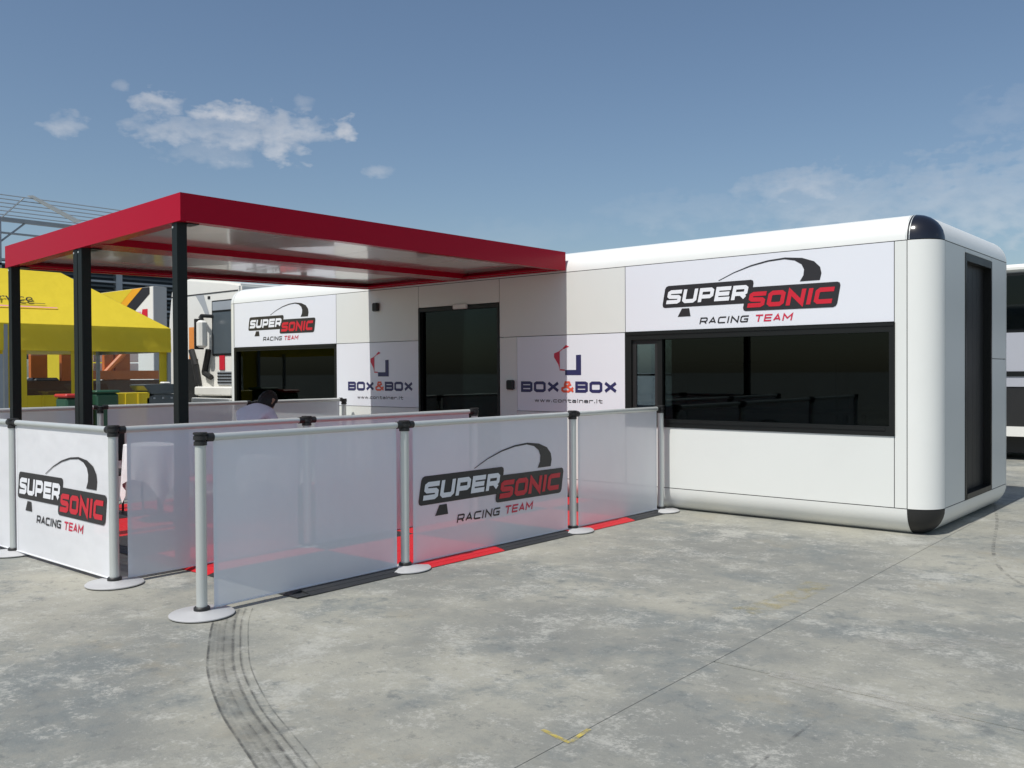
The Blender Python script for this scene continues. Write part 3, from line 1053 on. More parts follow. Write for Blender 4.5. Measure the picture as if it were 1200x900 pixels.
def window(x0, x1, z0, z1, fw, sash_x=None):
    f = MB()
    y0, y1 = YW - 0.012, YW + 0.07
    f.box(x0, x1, y0, y1, z1 - fw, z1).box(x0, x1, y0, y1, z0, z0 + fw)
    f.box(x0, x0 + fw, y0, y1, z0 + fw, z1 - fw).box(x1 - fw * .6, x1, y0, y1, z0 + fw, z1 - fw)
    if sash_x:
        f.box(sash_x - 0.03, sash_x + 0.03, y0 + 0.012, y1, z0 + fw, z1 - fw)
    o = f.build('window_frame', M['frame_dark'], cont)
    xs = [x0 + fw, x1 - fw * .6] if not sash_x else [x0 + fw, sash_x - .03, sash_x + .03, x1 - fw * .6]
    for i in range(0, len(xs), 2):
        bx('pane', M['glass_sash' if (sash_x and i == 0) else 'glass_dark'], o, xs[i] - .004, xs[i + 1] + .004, YW + .034, YW + .040, z0 + fw - .004, z1 - fw + .004)
    if sash_x:
        # opening sash: inner frame with its own bar
        s = MB()
        a, b = x0 + fw, sash_x - .03
        s.box(a, a + .05, YW + .016, YW + .033, z0 + fw, z1 - fw).box(b - .04, b, YW + .016, YW + .033, z0 + fw, z1 - fw)
        s.box(a + .05, b - .04, YW + .016, YW + .033, z1 - fw - .05, z1 - fw).box(a + .05, b - .04, YW + .016, YW + .033, z0 + fw, z0 + fw + .05)
        s.build('sash', M['black_matt'], o)
    # thin lip over and under the glass
    MB().box(x0 + .01, x1 - .01, YW - .020, YW - .0125, z1 - .03, z1 - .004).build('drip_rail', M['frame_dark'], o)
    MB().box(x0 + fw, x1 - fw, YW - .02, YW + .012, z0 + fw * .55, z0 + fw * .8).build('sill', M['frame_dark'], o)
    return o


window(-5.688, -2.758, ZW0, ZW1 + 0.008, 0.085, -5.244)
window(-13.473, -10.79, ZW0, ZW1 + 0.008, 0.06)
# inner sill boards
bx('sill_board', M['interior'], cont, -5.66, -2.80, YW + 0.075, YW + 0.24, ZW0 + 0.02, ZW0 + 0.05)
bx('sill_board', M['interior'], cont, -13.4, -10.85, YW + 0.075, YW + 0.24, ZW0 + 0.02, ZW0 + 0.05)
# pale bar inside the window head, standing in for a sky reflection
bx('reflection_bar', M['counter'], cont, -4.9, -2.85, YW + 0.42, YW + 0.5, 1.80, 1.88)

# front door: two dark glass leaves in a slim frame
fd = MB()
dx0, dx1, dz0, dz1 = -9.03, -7.57, Z2 + 0.004, 2.378
fd.box(dx0, dx0 + .032, YW - .008, YW + .08, dz0, dz1).box(dx1 - .032, dx1, YW - .008, YW + .08, dz0, dz1)
fd.box(dx0 + .032, dx1 - .032, YW - .006, YW + .08, dz1 - .05, dz1).box(dx0 + .032, dx1 - .032, YW - .002, YW + .08, dz0, dz0 + .05)
door = fd.build('door_frame', M['frame_dark'], cont)
bx('door_leaf', M['glass_dark'], door, dx0 + .030, -8.71, YW + .050, YW + .058, dz0 + .048, dz1 - .048)
bx('door_leaf', M['glass_dark'], door, -8.73, dx1 - .030, YW + .034, YW + .042, dz0 + .048, dz1 - .048)
MB().box(-8.735, -8.712, YW + .0425, YW + .066, dz0 + .05, dz1 - .05).build('meeting_stile', M['black_matt'], door)
MB().box(-8.34, -8.10, YW - .05, YW - .009, dz1 - .045, dz1 + .02, 0, .008).build('sensor_box', M['panel_beige'], door)
for (lx, lz) in ((-9.875, 2.44), (-7.368, 1.350)):
    wl = MB().box(lx - .055, lx + .055, YW - .055, YW - .0005, lz - .06, lz + .06, 0, .012).build('wall_lamp', M['black_matt'], cont)
    MB().box(lx - .04, lx + .04, YW - .0565, YW - .0555, lz - .045, lz + .045).build('lens', M['frame_dark'], wl)

# right end: panels and a tall dark glass door
ed0, ed1 = 9.535, 10.555


def end_panel(y0, y1, z0, z1):
    return MB().box(XE - PT, XE, y0 + .0035, y1 - .0035, z0 + .0035, z1 - .0035).build('wall_panel', M['panel_white'], cont, bevel=.0015)


end_panel(yf0 + .006, ed0, Z2, Z1)
end_panel(ed1, yf1 - .006, Z2, 1.62)
end_panel(ed1, yf1 - .006, 1.62, Z1)
end_panel(ed0, ed1, 2.636, Z1)
ef = MB()
ef.box(XE - .09, XE + .006, ed0, ed0 + .05, Z2 + .004, 2.632).box(XE - .09, XE + .006, ed1 - .04, ed1, Z2 + .004, 2.632)
ef.box(XE - .09, XE + .006, ed0 + .05, ed1 - .04, 2.56, 2.632).box(XE - .09, XE + .010, ed0 + .05, ed1 - .04, Z2 + .004, Z2 + .055)
efo = ef.build('end_door_frame', M['frame_dark'], cont)
nst = 11
for k in range(nst):
    ya = ed0 + .052 + (ed1 - ed0 - .094) * k / nst
    yb = ed0 + .052 + (ed1 - ed0 - .094) * (k + 1) / nst
    MB().box(XE - .075 - .0008 * (k % 2), XE - .070 - .0008 * (k % 2), ya - .004, yb + .004, Z2 + .058, 2.558).build('curtain_strip', M['black_matt'], efo)

# ---- things inside the unit
ctr = thing('reception_counter', (-9.55, 10.05, 0.25), 'pale grey reception counter seen through the dark glass front door', 'counter')
bx('counter_front', M['counter'], ctr, -10.15, -8.75, 9.95, 10.0, 0.25, 1.38)
bx('counter_top', M['counter'], ctr, -10.2, -8.7, 9.92, 10.45, 1.382, 1.43)


def chair(name, loc, mat, label, rot=0.0, group=None):
    c = thing(name, (0, 0, 0), label, 'chair', group)
    MB().box(-.21, .21, -.2, .22, .43, .47, 0, .015).build('seat', mat, c)
    MB().box(-.21, .21, .20, .235, .55, .86, 0, .015).build('backrest', mat, c)
    for sx in (-1, 1):
        for y0, y1, h in ((-.19, -.21, .43), (.19, .23, .86)):
            MB().tube((sx * .19, y1, 0), (sx * .19, y0 if h < .5 else .222, h), .012, n=8).build('leg', M['chair_black'], c)
    c.location = loc
    c.rotation_euler = (0, 0, rot)
    return c


chair('chair', (-9.44, 9.62, .25), M['chair_black'], 'left one of two black chairs before the reception counter', R(180), 'black chairs inside by the counter')
chair('chair', (-8.88, 9.66, .25), M['chair_black'], 'right one of two black chairs before the reception counter', R(180), 'black chairs inside by the counter')
tb = thing('reflection_table', (-5.0, 9.9, .25), 'long pale table added inside to stand for rail reflections, behind the wide right window', 'table')
bx('table_top', M['counter'], tb, -6.6, -3.4, 9.55, 10.3, 1.035, 1.065)  # added pale top, its edge imitates barrier rails reflected in the glass
for lx in (-6.4, -3.6):
    for ly in (9.65, 10.2):
        MB().tube((lx, ly, .25), (lx, ly, 1.034), .025, n=8).build('leg', M['chair_black'], tb)
tb2 = thing('shelf_unit', (-5.4, 11.2, .25), 'pale shelf unit against the rear wall behind the wide right window', 'shelf')
for sz in (0.7, 1.15, 1.6):
    bx('shelf', M['counter'], tb2, -6.5, -4.2, 11.0, 11.36, sz, sz + .03)
for lx in (-6.5, -4.225):
    bx('side', M['interior'], tb2, lx, lx + .025, 11.0, 11.36, .25, 1.63)

# ================================================================== CANOPY
CX0, CX1, CY0, CY1 = -10.06, -6.51, 3.70, 8.600


def cz(x, y):
    """small fall of the roof towards its front left corner"""
    return 0.012 * (y - CY0) / (CY1 - CY0) - 0.10 * (CX1 - x) / (CX1 - CX0) * (CY1 - y) / (CY1 - CY0)


canopy = thing('canopy', ((CX0 + CX1) / 2, (CY0 + CY1) / 2, 0), 'flat red canopy with white underside on black posts in front of the mobile office', 'canopy')


def cxs(x, y):
    # the outer side runs in a little towards the front
    return x + 0.17 * (CX1 - x) / (CX1 - CX0) * (CY1 - y) / (CY1 - CY0)


def slopebox(mb, x0, x1, y0, y1, z0, z1, mi=0):
    k = len(mb.v)
    for z in (z0, z1):
        for (x, y) in ((x0, y0), (x1, y0), (x1, y1), (x0, y1)):
            mb.v.append((cxs(x, y), y, z + cz(x, y)))
    for q in ((0, 3, 2, 1), (4, 5, 6, 7), (0, 1, 5, 4), (1, 2, 6, 5), (2, 3, 7, 6), (3, 0, 4, 7)):
        mb.face([k + i for i in q], mi)
    return mb


FT, FB = 2.905, 2.688
for args in ((CX0, CX1, CY0, CY0 + .05), (CX1 - .05, CX1, CY0 + .0501, CY1), (CX0, CX0 + .05, CY0 + .0505, CY1), (CX0 + .0505, CX1 - .0505, CY1 - .05, CY1)):
    slopebox(MB(), *args, FB, FT).build('fascia', M['red_paint'], canopy)
slopebox(MB(), CX0 + .051, CX1 - .051, CY0 + .051, CY1 - .051, 2.86, 2.885).build('roof_sheet', M['white_paint'], canopy)
slopebox(MB(), -8.36, -8.04, CY0 + .051, CY1 - .051, FB + .004, 2.79).build('beam', M['red_paint'], canopy)
# inner ledge strips the ceiling sheets sit on
for args in ((CX0 + .051, CX1 - .051, CY0 + .051, CY0 + .14), (CX0 + .051, CX1 - .051, CY1 - .14, CY1 - .051)):
    slopebox(MB(), *args, FB + .010, FB + .03).build('ledge', M['red_paint'], canopy)
for args in ((CX0 + .051, CX0 + .14, CY0 + .141, CY1 - .141), (CX1 - .14, CX1 - .051, CY0 + .141, CY1 - .141)):
    slopebox(MB(), *args, FB + .010, FB + .03).build('ledge', M['red_paint'], canopy)
n_sh = 4
for (xa, xb) in ((CX0 + .052, -8.361), (-8.039, CX1 - .052)):
    for k in range(n_sh):
        ya = CY0 + .052 + (CY1 - CY0 - .104) * k / n_sh
        yb = CY0 + .052 + (CY1 - CY0 - .104) * (k + 1) / n_sh
        slopebox(MB(), xa, xb, ya + .002, yb - .002, 2.755, 2.79).build('ceiling_sheet', M['ceiling'], canopy)
PW = 0.084


def cpost(x0, x1, y0):
    h = FB + cz((x0 + x1) / 2, y0) + .006
    MB().box(x0, x1, y0, y0 + PW, 0.035, h).build('post', M['post_dark'], canopy, bevel=.004)
    MB().box(x0 - .025, x1 + .025, y0 + PW, y0 + PW + .09, h - .012, h - .004).build('head_bracket', M['post_dark'], canopy)
    MB().tube((x0 + .02, y0 - .004, h - .04), (x0 + .02, y0 + .002, h - .04), .009, n=8).build('bolt', M['aluminium'], canopy)
    MB().box(x0 - .05, x1 + .05, y0 - .05, y0 + PW + .05, 0.0305, .0455).build('foot_plate', M['post_dark'], canopy)


PY = CY0 + .015
cpost(CX1 - .16, CX1 - .16 + PW, PY)
cpost(-8.395, -8.395 + PW, PY)
cpost(-8.305, -8.305 + PW, PY)
cpost(CX0 + .20, CX0 + .20 + PW, PY)

# ================================================================== EVENT FLOOR
floor = thing('event_floor', (-7.6, 6.2, 0), 'low chequered floor of red and black tiles under the canopy', 'floor')
FX1, FY0 = -5.13, 3.78
ys = [3.78, 4.78, 5.78, 6.78, 7.78, 8.63]
FH = 0.028
meshes = {}
for i in range(5):
    for j in range(5):
        xa, xb = FX1 - (i + 1), FX1 - i
        ya, yb = ys[j], ys[j + 1]
        red = (i + j) % 2 == 1
        key = (red, j == 4)
        if key not in meshes:
            mb = MB()
            w, d = 1.0, yb - ya
            for a in range(2):
                for b in range(2):
                    mb.box(.5 * a + .0025, .5 * a + .4975, d / 2 * b + .0025, d / 2 * b + d / 2 - .0025, .008, FH, 0, .003)
            mb.box(.001, w - .001, .001, d - .001, .004, .0095)
            o = mb.build('floor_tile', M['floor_red' if red else 'floor_black'], None)
            meshes[key] = o.data
        else:
            o = bpy.data.objects.new('floor_tile', meshes[key])
            COL.objects.link(o)
        o.parent = floor
        o.location = (xa + 7.6, ya - 6.2, 0)


def ramp(name, mat, along, a0, a1, edge, sgn):
    """bevelled edge strip with a groove along its middle"""
    prof = [(0, .004), (0, FH - .001), (.045, .020), (.050, .014), (.056, .019), (.105, .006), (.105, .004)]
    p2 = [(edge + sgn * u, z) for u, z in prof]
    MB().prism(p2, along, a0 + .002, a1 - .002).build(name, mat, floor)


for j in range(5):
    red = j % 2 == 1
    ramp('edge_ramp', M['floor_red' if red else 'floor_black'], 'y', ys[j], ys[j + 1], FX1, 1)
for i in range(5):
    red = i % 2 == 1
    ramp('edge_ramp', M['floor_red' if red else 'floor_black'], 'x', FX1 - i - 1, FX1 - i, FY0, -1)
MB().box(FX1 + .002, FX1 + .10, FY0 - .105, FY0 - .002, .004, .012).build('edge_corner', M['floor_black'], floor)

# ================================================================== BARRIERS
RZ = 1.107


def stanchion_proto():
    s = thing('barrier_post', (0, 0, 0), '', 'barrier post', 'posts of the cafe barriers')
    MB().lathe((0, 0, 0), [(.188, .004), (.198, .008), (.198, .014), (.190, .020), (.06, .030), (.052, .034)], 48).build('base', M['base_grey'], s)
    MB().lathe((0, 0, 0), [(.050, .030), (.050, .050), (.044, .056)], 24).build('collar', M['black_matt'], s)
    MB().lathe((0, 0, 0), [(.0335, .05), (.0335, 1.07)], 28).build('pole', M['aluminium'], s)
    hd = MB().lathe((0, 0, 0), [(.040, 1.060), (.040, 1.082), (.034, 1.085), (.034, 1.092), (.043, 1.095), (.043, 1.118), (.037, 1.120), (.037, 1.126), (.044, 1.128), (.044, 1.138), (.040, 1.141)], 28)
    hd.build('head', M['black_matt'], s)
    return s


proto = stanchion_proto()
Cx, Bx, Dx, Ay = -5.158, -6.400, -10.42, 3.10
posts = [
    ((Cx, 3.05), 'nearest barrier post, standing free at the front of the right row on the concrete'),
    ((Cx, 4.765), 'second barrier post of the right row, left of the panel with the racing logo'),
    ((Cx, 6.91), 'third barrier post of the right row, right of the panel with the racing logo'),
    ((Cx, 8.49), 'last barrier post of the right row, standing against the white mobile office'),
    ((Bx, Ay), 'barrier post at the corner of the front row, right of the white logo panel'),
    ((Bx, 4.785), 'barrier post of the inner row seen through the plain front panel'),
    ((Bx, 6.89), 'barrier post ending the inner row, before the glass door of the office'),
    ((-8.165, Ay), 'barrier post at the left of the white logo panel, before the far left canopy post'),
    ((-9.93, Ay), 'barrier post at the left end of the front row, outside the picture'),
    ((Dx, 3.15), 'first barrier post of the far left row, outside the picture'),
    ((Dx, 4.90), 'barrier post of the far left row beside the double canopy post'),
    ((Dx, 6.92), 'barrier post of the far left row behind the seated person'),
    ((Dx, 8.45), 'last barrier post of the far left row, against the office beside the left window'),
]
for i, ((x, y), lab) in enumerate(posts):
    if i == 0:
        proto.location = (x, y, 0)
        proto['label'] = lab
    else:
        copy_thing(proto, (x, y, 0), lab)


def banner(p0, p1, film, label, logo=None, gap=0.085, rz=RZ, bot=0.035, alt=None):
    """rail between two posts with a stretched panel below it"""
    a, b = Vector((p0[0], p0[1], 0)), Vector((p1[0], p1[1], 0))
    d = (b - a).normalized()
    n = Vector((d.y, -d.x, 0))
    root = thing('cafe_barrier', tuple((a + b) / 2), label, 'cafe barrier', 'rails with stretched banners of the cafe barriers')
    r0, r1 = a + d * .06, b - d * .06
    MB().tube(r0 + Vector((0, 0, rz)), r1 + Vector((0, 0, rz)), .0235, n=20).build('rail', M['aluminium'], root)
    for e, s in ((a, 1), (b, -1)):
        ec = MB().tube(e + d * s * .036 + Vector((0, 0, rz)), e + d * s * .085 + Vector((0, 0, rz)), .0275, n=20)
        ec.build('rail_clamp', M['black_matt'], root)
    q0, q1 = a + d * gap, b - d * gap
    L = (q1 - q0).length
    nx, nz = 24, 8
    mb = MB()
    ph = random.random() * 6
    for iz in range(nz + 1):
        z = bot + (rz - .02 - bot) * iz / nz
        for ix in range(nx + 1):
            s = ix / nx
            w = math.sin(math.pi * s) * ((0.0012 if logo else .004) * math.sin(s * 9 + ph) + (.0008 if logo else .003) * math.sin(s * 17 + z * 3 + ph)) * (1 - iz / nz)
            p_ = q0 + d * (s * L) + n * w
            mb.v.append((p_.x, p_.y, z))
    for iz in range(nz):
        for ix in range(nx):
            k = iz * (nx + 1) + ix
            mb.face([k, k + 1, k + nx + 2, k + nx + 1], 0, True)
    pn = mb.build('panel', film, root, fix=False)
    if logo:
        o3, su, sv, sgn = logo
        ud = d
        logo_mesh(RLOGO, o3, tuple(ud), (0, 0, 1), tuple(n), su, sv, lift=0.0035).build('logo', INK_R, pn, fix=False)
    for e0, e1 in ((q0, q0 + d * .028), (q1 - d * .028, q1)):
        hb = MB()
        for sd in (.0016,):
            f0, f1 = e0 + n * sd, e1 + n * sd
            hb.poly([(f0.x, f0.y, bot), (f1.x, f1.y, bot), (f1.x, f1.y, rz - .02), (f0.x, f0.y, rz - .02)])
        hb.build('hem_band', film, root, fix=False)
    hm = MB().tube(q0 + Vector((0, 0, bot)), q1 + Vector((0, 0, bot)), .006, n=8)
    hm.build('hem', film, root)
    return root


fs, fw_ = M['film_side'], M['film_white']
banner((Cx, 3.05), (Cx, 4.765), fs, 'plain grey translucent barrier panel nearest the camera')
banner((Cx, 4.765), (Cx, 6.91), fs, 'translucent barrier panel in the right row printed with the racing team logo',
       ((Cx, 4.899, 0.279), .953, .96, 1))
banner((Cx, 6.91), (Cx, 8.49), fs, 'plain translucent barrier panel of the right row next to the white office wall')
banner((Bx, Ay), (Bx, 4.785), fs, 'translucent barrier panel of the inner row with a draped table showing through', gap=.10)
banner((Bx, 4.785), (Bx, 6.89), fs, 'translucent barrier panel of the inner row ending before the glass door')
banner((-8.165, Ay), (Bx, Ay), fw_, 'bright white barrier panel on the front row printed with the racing team logo', ((-8.076, Ay, 0.305), .808, .925, 1), gap=.055)
banner((-9.93, Ay), (-8.165, Ay), fw_, 'plain white barrier panel cut by the left edge of the picture', gap=.055)
banner((Dx, 3.15), (Dx, 4.90), fs, 'grey barrier panel of the far left row below the left part of the yellow tent', rz=1.13)
banner((Dx, 4.90), (Dx, 6.92), fs, 'grey barrier panel of the far left row below the blue grey cabinet by the tent', rz=1.13)
banner((Dx, 6.92), (Dx, 8.45), fs, 'barrier panel of the far left row below the left office window', rz=1.13)

# ================================================================== TABLES, CHAIRS, PERSON
def cloth_table(x, y, s, top, low, label, rot=0.0, group='draped tables under the canopy'):
    """small table under a square cloth hung corner-wise in folds"""
    t = thing('cloth_table', (x, y, .03), label, 'table', group)
    MB().lathe((x, y, 0), [(.20, .03), (.20, .045), (.03, .06), (.025, top - .02)], 20).build('pedestal', M['chair_black'], t)
    MB().lathe((x, y, 0), [(s, top - .022), (s, top - .004)], 32).build('table_top', M['black_matt'], t)
    mb = MB()
    n, rings = 64, 7
    for k in range(rings + 1):
        for i in range(n):
            th = 2 * math.pi * i / n
            sq = 1 / max(abs(math.cos(th)), abs(math.sin(th)))          # square cloth: corners hang lower
            drop = (top - low) * (0.55 + 0.45 * (sq - 1) / .414)
            f = k / rings
            if k == 0:
                rr, z = s * .5, top
            elif k == 1:
                rr, z = s * 1.005, top
            else:
                g_ = (k - 1) / (rings - 1)
                fold = math.sin(th * 12 + .7 * math.sin(3 * th)) * .028 * g_
                rr = s * 1.012 + .02 * g_ + fold - .05 * g_ * (sq - 1)
                z = top - .004 - drop * g_
            mb.v.append((x + rr * math.cos(th + rot), y + rr * math.sin(th + rot), z))
    for k in range(rings):
        for i in range(n):
            j = (i + 1) % n
            mb.face([k * n + i, k * n + j, k * n + n + j, k * n + n + i], 0, True)
    mb.face([i for i in range(n)], 0)
    mb.build('tablecloth', M['cloth_white'], t)
    return t


cloth_table(-8.75, 4.72, .34, .80, .22, 'white draped table showing through the inner barrier by its corner', R(20))
cloth_table(-7.02, 4.88, .30, .76, .42, 'white draped table just inside the inner barrier, seen beside the nearest post', R(40))
cloth_table(-8.5, 6.25, .36, .76, .38, 'white draped table in front of the seated person', R(10))
chair('chair', (-9.35, 4.55, .03), M['chair_black'], 'black chair at the draped table near the corner of the barriers', R(90), 'chairs under the canopy')
chair('chair', (-8.15, 4.85, .03), M['chair_red'], 'red chair between the two front draped tables', R(-60), 'chairs under the canopy')
pch = chair('chair', (-8.36, 5.52, .03), M['chair_black'], 'black chair that the person in the lavender shirt sits on', R(65), 'chairs under the canopy')


def skin_mesh(nodes, edges, name, mat, parent, sub=2, root=0):
    me = bpy.data.meshes.new(name)
    me.from_pydata([n_[0] for n_ in nodes], edges, [])
    o = bpy.data.objects.new(name, me)
    COL.objects.link(o)
    md = o.modifiers.new('skin', 'SKIN')
    md.use_smooth_shade = True
    for i, n_ in enumerate(nodes):
        r = n_[1]
        me.skin_vertices[0].data[i].radius = r if isinstance(r, tuple) else (r, r)
    me.skin_vertices[0].data[root].use_root = True
    ss = o.modifiers.new('sub', 'SUBSURF')
    ss.levels = ss.render_levels = sub
    dg = bpy.context.evaluated_depsgraph_get()
    ev = o.evaluated_get(dg)
    nm = bpy.data.meshes.new_from_object(ev)
    nm.name = name
    bpy.data.objects.remove(o)
    nm.materials.clear()
    nm.materials.append(mat)
    for p_ in nm.polygons:
        p_.use_smooth = True
    ob = bpy.data.objects.new(name, nm)
    COL.objects.link(ob)
    ob.parent = parent
    return ob


# person seated, facing +Y in own frame (then turned), leaning forward, head bent
per = thing('person', (-8.37, 5.50, .05), 'person with dark hair in a pale lavender shirt sitting bent over a table', 'person')
N_ = [((0, 0, .54), (.11, .09)),           # 0 pelvis
      ((0, .03, .72), (.10, .08)), ((0, .07, .90), (.11, .075)), ((0, .13, 1.02), (.09, .06)), ((0, .19, 1.10), (.052, .052)), ((0, .25, 1.13), (.05, .05)),
      ((-.09, .03, .51), .07), ((-.12, .42, .50), .055), ((-.13, .40, .08), .042), ((-.13, .54, .035), (.04, .028)),
      ((.09, .03, .51), .07), ((.12, .42, .50), .055), ((.13, .38, .08), .042), ((.13, .52, .035), (.04, .028)),
      ((-.17, .13, 1.00), .045), ((-.26, .22, .78), .040), ((-.16, .50, .76), .034), ((-.13, .57, .765), .028),
      ((.17, .13, 1.00), .045), ((.26, .22, .78), .040), ((.16, .50, .76), .034), ((.13, .57, .765), .028)]
E_ = [(0, 1), (1, 2), (2, 3), (3, 4), (4, 5), (0, 6), (6, 7), (7, 8), (8, 9), (0, 10), (10, 11), (11, 12), (12, 13),
      (3, 14), (14, 15), (15, 16), (16, 17), (3, 18), (18, 19), (19, 20), (20, 21)]
# fingers rooted in the palms
for hx, base, sgn in ((-.13, 17, 1), (.13, 21, -1)):
    for f_, (ox, ln) in enumerate(((-.026, .055), (-.009, .068), (.009, .064), (.025, .05))):
        k = len(N_)
        N_.append(((hx + ox, .60, .768), .0085))
        N_.append(((hx + ox * 1.15, .60 + ln * .6, .772), .0078))
        N_.append(((hx + ox * 1.2, .60 + ln, .762), .0065))
        E_ += [(base, k), (k, k + 1), (k + 1, k + 2)]
    k = len(N_)
    N_.append(((hx + sgn * .038, .575, .762), .0095))
    N_.append(((hx + sgn * .052, .615, .760), .0075))
    E_ += [(base, k), (k, k + 1)]
body = skin_mesh(N_, E_, 'body', M['skin'], per)
# head with face
hd = MB()
HC = Vector((0, .285, 1.150))
tilt = Matrix.Rotation(R(-42), 3, 'X')
nu, nv = 24, 16
for iv in range(nv + 1):
    ph = math.pi * iv / nv
    for iu in range(nu):
        th = 2 * math.pi * iu / nu
        x, y, z = math.sin(ph) * math.cos(th), math.sin(ph) * math.sin(th), math.cos(ph)
        q = Vector((x * .074, y * .094, z * .118))
        if z < 0:
            q.x *= 1 - .32 * z * z
            q.y *= 1 - .18 * z * z
        if y > 0.85 and abs(z) < .35:
            q.y += .018 * (1 - abs(x) * 2) * (1 if z < .1 else .3)        # nose ridge
        if y > .6 and .05 < z < .25 and .25 < abs(x) < .6:
            q.y -= .008                                                     # eye sockets
        hd.v.append(tuple(HC + tilt @ q))
for iv in range(nv):
    for iu in range(nu):
        j = (iu + 1) % nu
        hd.face([iv * nu + iu, iv * nu + j, iv * nu + nu + j, iv * nu + nu + iu], 0, True)
for sx in (-1, 1):
    e0 = HC + tilt @ Vector((sx * .076, -.005, 0))
    hd.tube(e0 + tilt @ Vector((0, 0, -.03)), e0 + tilt @ Vector((sx * .012, -.01, .03)), .014, .018, 8)
hd.v = [tuple(Vector(v) + wloc(per)) for v in hd.v]
head = hd.build('head', M['skin'], per)
for sx in (-1, 1):
    e = MB()
    c0 = HC + tilt @ Vector((sx * .030, .078, .018)) + wloc(per)
    e.lathe(c0, [(.001, -.008), (.009, -.004), (.009, .004), (.001, .008)], 10)
    e.build('eye', M['eye_white'], head)
mo = HC + tilt @ Vector((0, .082, -.062)) + wloc(per)
MB().box(mo.x - .02, mo.x + .02, mo.y - .004, mo.y + .006, mo.z - .004, mo.z + .004, 0, .002).build('mouth', M['chair_red'], head)
# hair: cap over crown, back and sides, uneven
hr = MB()
nu, nv = 36, 14
for iv in range(nv + 1):
    ph = math.pi * .80 * iv / nv
    for iu in range(nu):
        th = 2 * math.pi * iu / nu
        x, y, z = math.sin(ph) * math.cos(th), math.sin(ph) * math.sin(th), math.cos(ph)
        front = max(0, y)
        k = 1.12 + .05 * math.sin(iu * 2.3 + iv) + .02 * random.random()
        if front > .35 and z < .45:
            k = .90
        q = Vector((x * .079 * k, y * .098 * k, z * .122 * k))
        hr.v.append(tuple(HC + tilt @ q + wloc(per)))
for iv in range(nv):
    for iu in range(nu):
        j = (iu + 1) % nu
        hr.face([iv * nu + iu, iv * nu + j, iv * nu + nu + j, iv * nu + nu + iu], 0, True)
hr.build('hair', M['hair'], head)
S_ = [((0, .0, .56), (.165, .135)), ((0, .02, .72), (.155, .125)), ((0, .06, .90), (.18, .13)), ((0, .12, 1.04), (.15, .105)), ((0, .18, 1.10), (.075, .07)),
      ((-.19, .12, 1.03), .075), ((-.25, .21, .82), .062), ((.19, .12, 1.03), .075), ((.25, .21, .82), .062)]
skin_mesh(S_, [(0, 1), (1, 2), (2, 3), (3, 4), (3, 5), (5, 6), (3, 7), (7, 8)], 'shirt', M['shirt'], per)
T_ = [((0, .0, .50), (.165, .125)), ((-.09, .03, .51), .098), ((-.12, .42, .50), .078), ((-.13, .40, .12), .062),
      ((.09, .03, .51), .098), ((.12, .42, .50), .078), ((.13, .38, .12), .062)]
skin_mesh(T_, [(0, 1), (1, 2), (2, 3), (0, 4), (4, 5), (5, 6)], 'trousers', M['trousers'], per)
per.rotation_euler = (0, 0, R(10))
pch.rotation_euler = (0, 0, R(190))

# ================================================================== YELLOW TENT
tx1, tx0, ty0, ty1 = -16.5, -19.5, 3.4, 9.15
EZ, VZ, RZT = 2.388, 1.93, 3.47
tent = thing('event_tent', ((tx0 + tx1) / 2, (ty0 + ty1) / 2, 0), 'bright yellow hipped tent with dark lettering on its roof, behind the far barriers', 'tent')
rf = MB()
xm = (tx0 + tx1) / 2
r0, r1 = (xm, ty0 + 1.4, RZT), (xm, ty1 - 1.42, RZT)


def sag(a, b, c, d, n=8, dip=.05, jit=.012):
    """cloth patch between four corners, sagging a little in the middle"""
    k = len(rf.v)
    a, b, c, d = map(Vector, (a, b, c, d))
    for i in range(n + 1):
        for j in range(n + 1):
            s, t = i / n, j / n
            p_ = (a * (1 - s) + b * s) * (1 - t) + (d * (1 - s) + c * s) * t
            p_.z -= dip * math.sin(math.pi * t) * math.sin(math.pi * min(s * 1.0, 1)) ** .5 + jit * math.sin(s * 40) * t * (1 - t)
            rf.v.append(tuple(p_))
    for i in range(n):
        for j in range(n):
            q = k + i * (n + 1) + j
            rf.face([q, q + n + 1, q + n + 2, q + 1], 0, True)


sag((tx1, ty0, EZ), (tx1, ty1, EZ), r1, r0)
sag((tx0, ty1, EZ), (tx0, ty0, EZ), r0, r1)
sag((tx1, ty1, EZ), (tx0, ty1, EZ), r1, r1)
sag((tx0, ty0, EZ), (tx1, ty0, EZ), r0, r0)
roof_t = rf.build('tent_roof', M['tent_yellow'], tent, fix=False)
sl = Vector((xm - tx1, 0, RZT - EZ)).normalized()
nn = Vector((RZT - EZ, 0, tx1 - xm)).normalized()


def on_roof(y, z):
    t = (z - EZ) / (RZT - EZ)
    return (tx1 + (xm - tx1) * t + nn.x * .012, y, z - .02 + nn.z * .012)


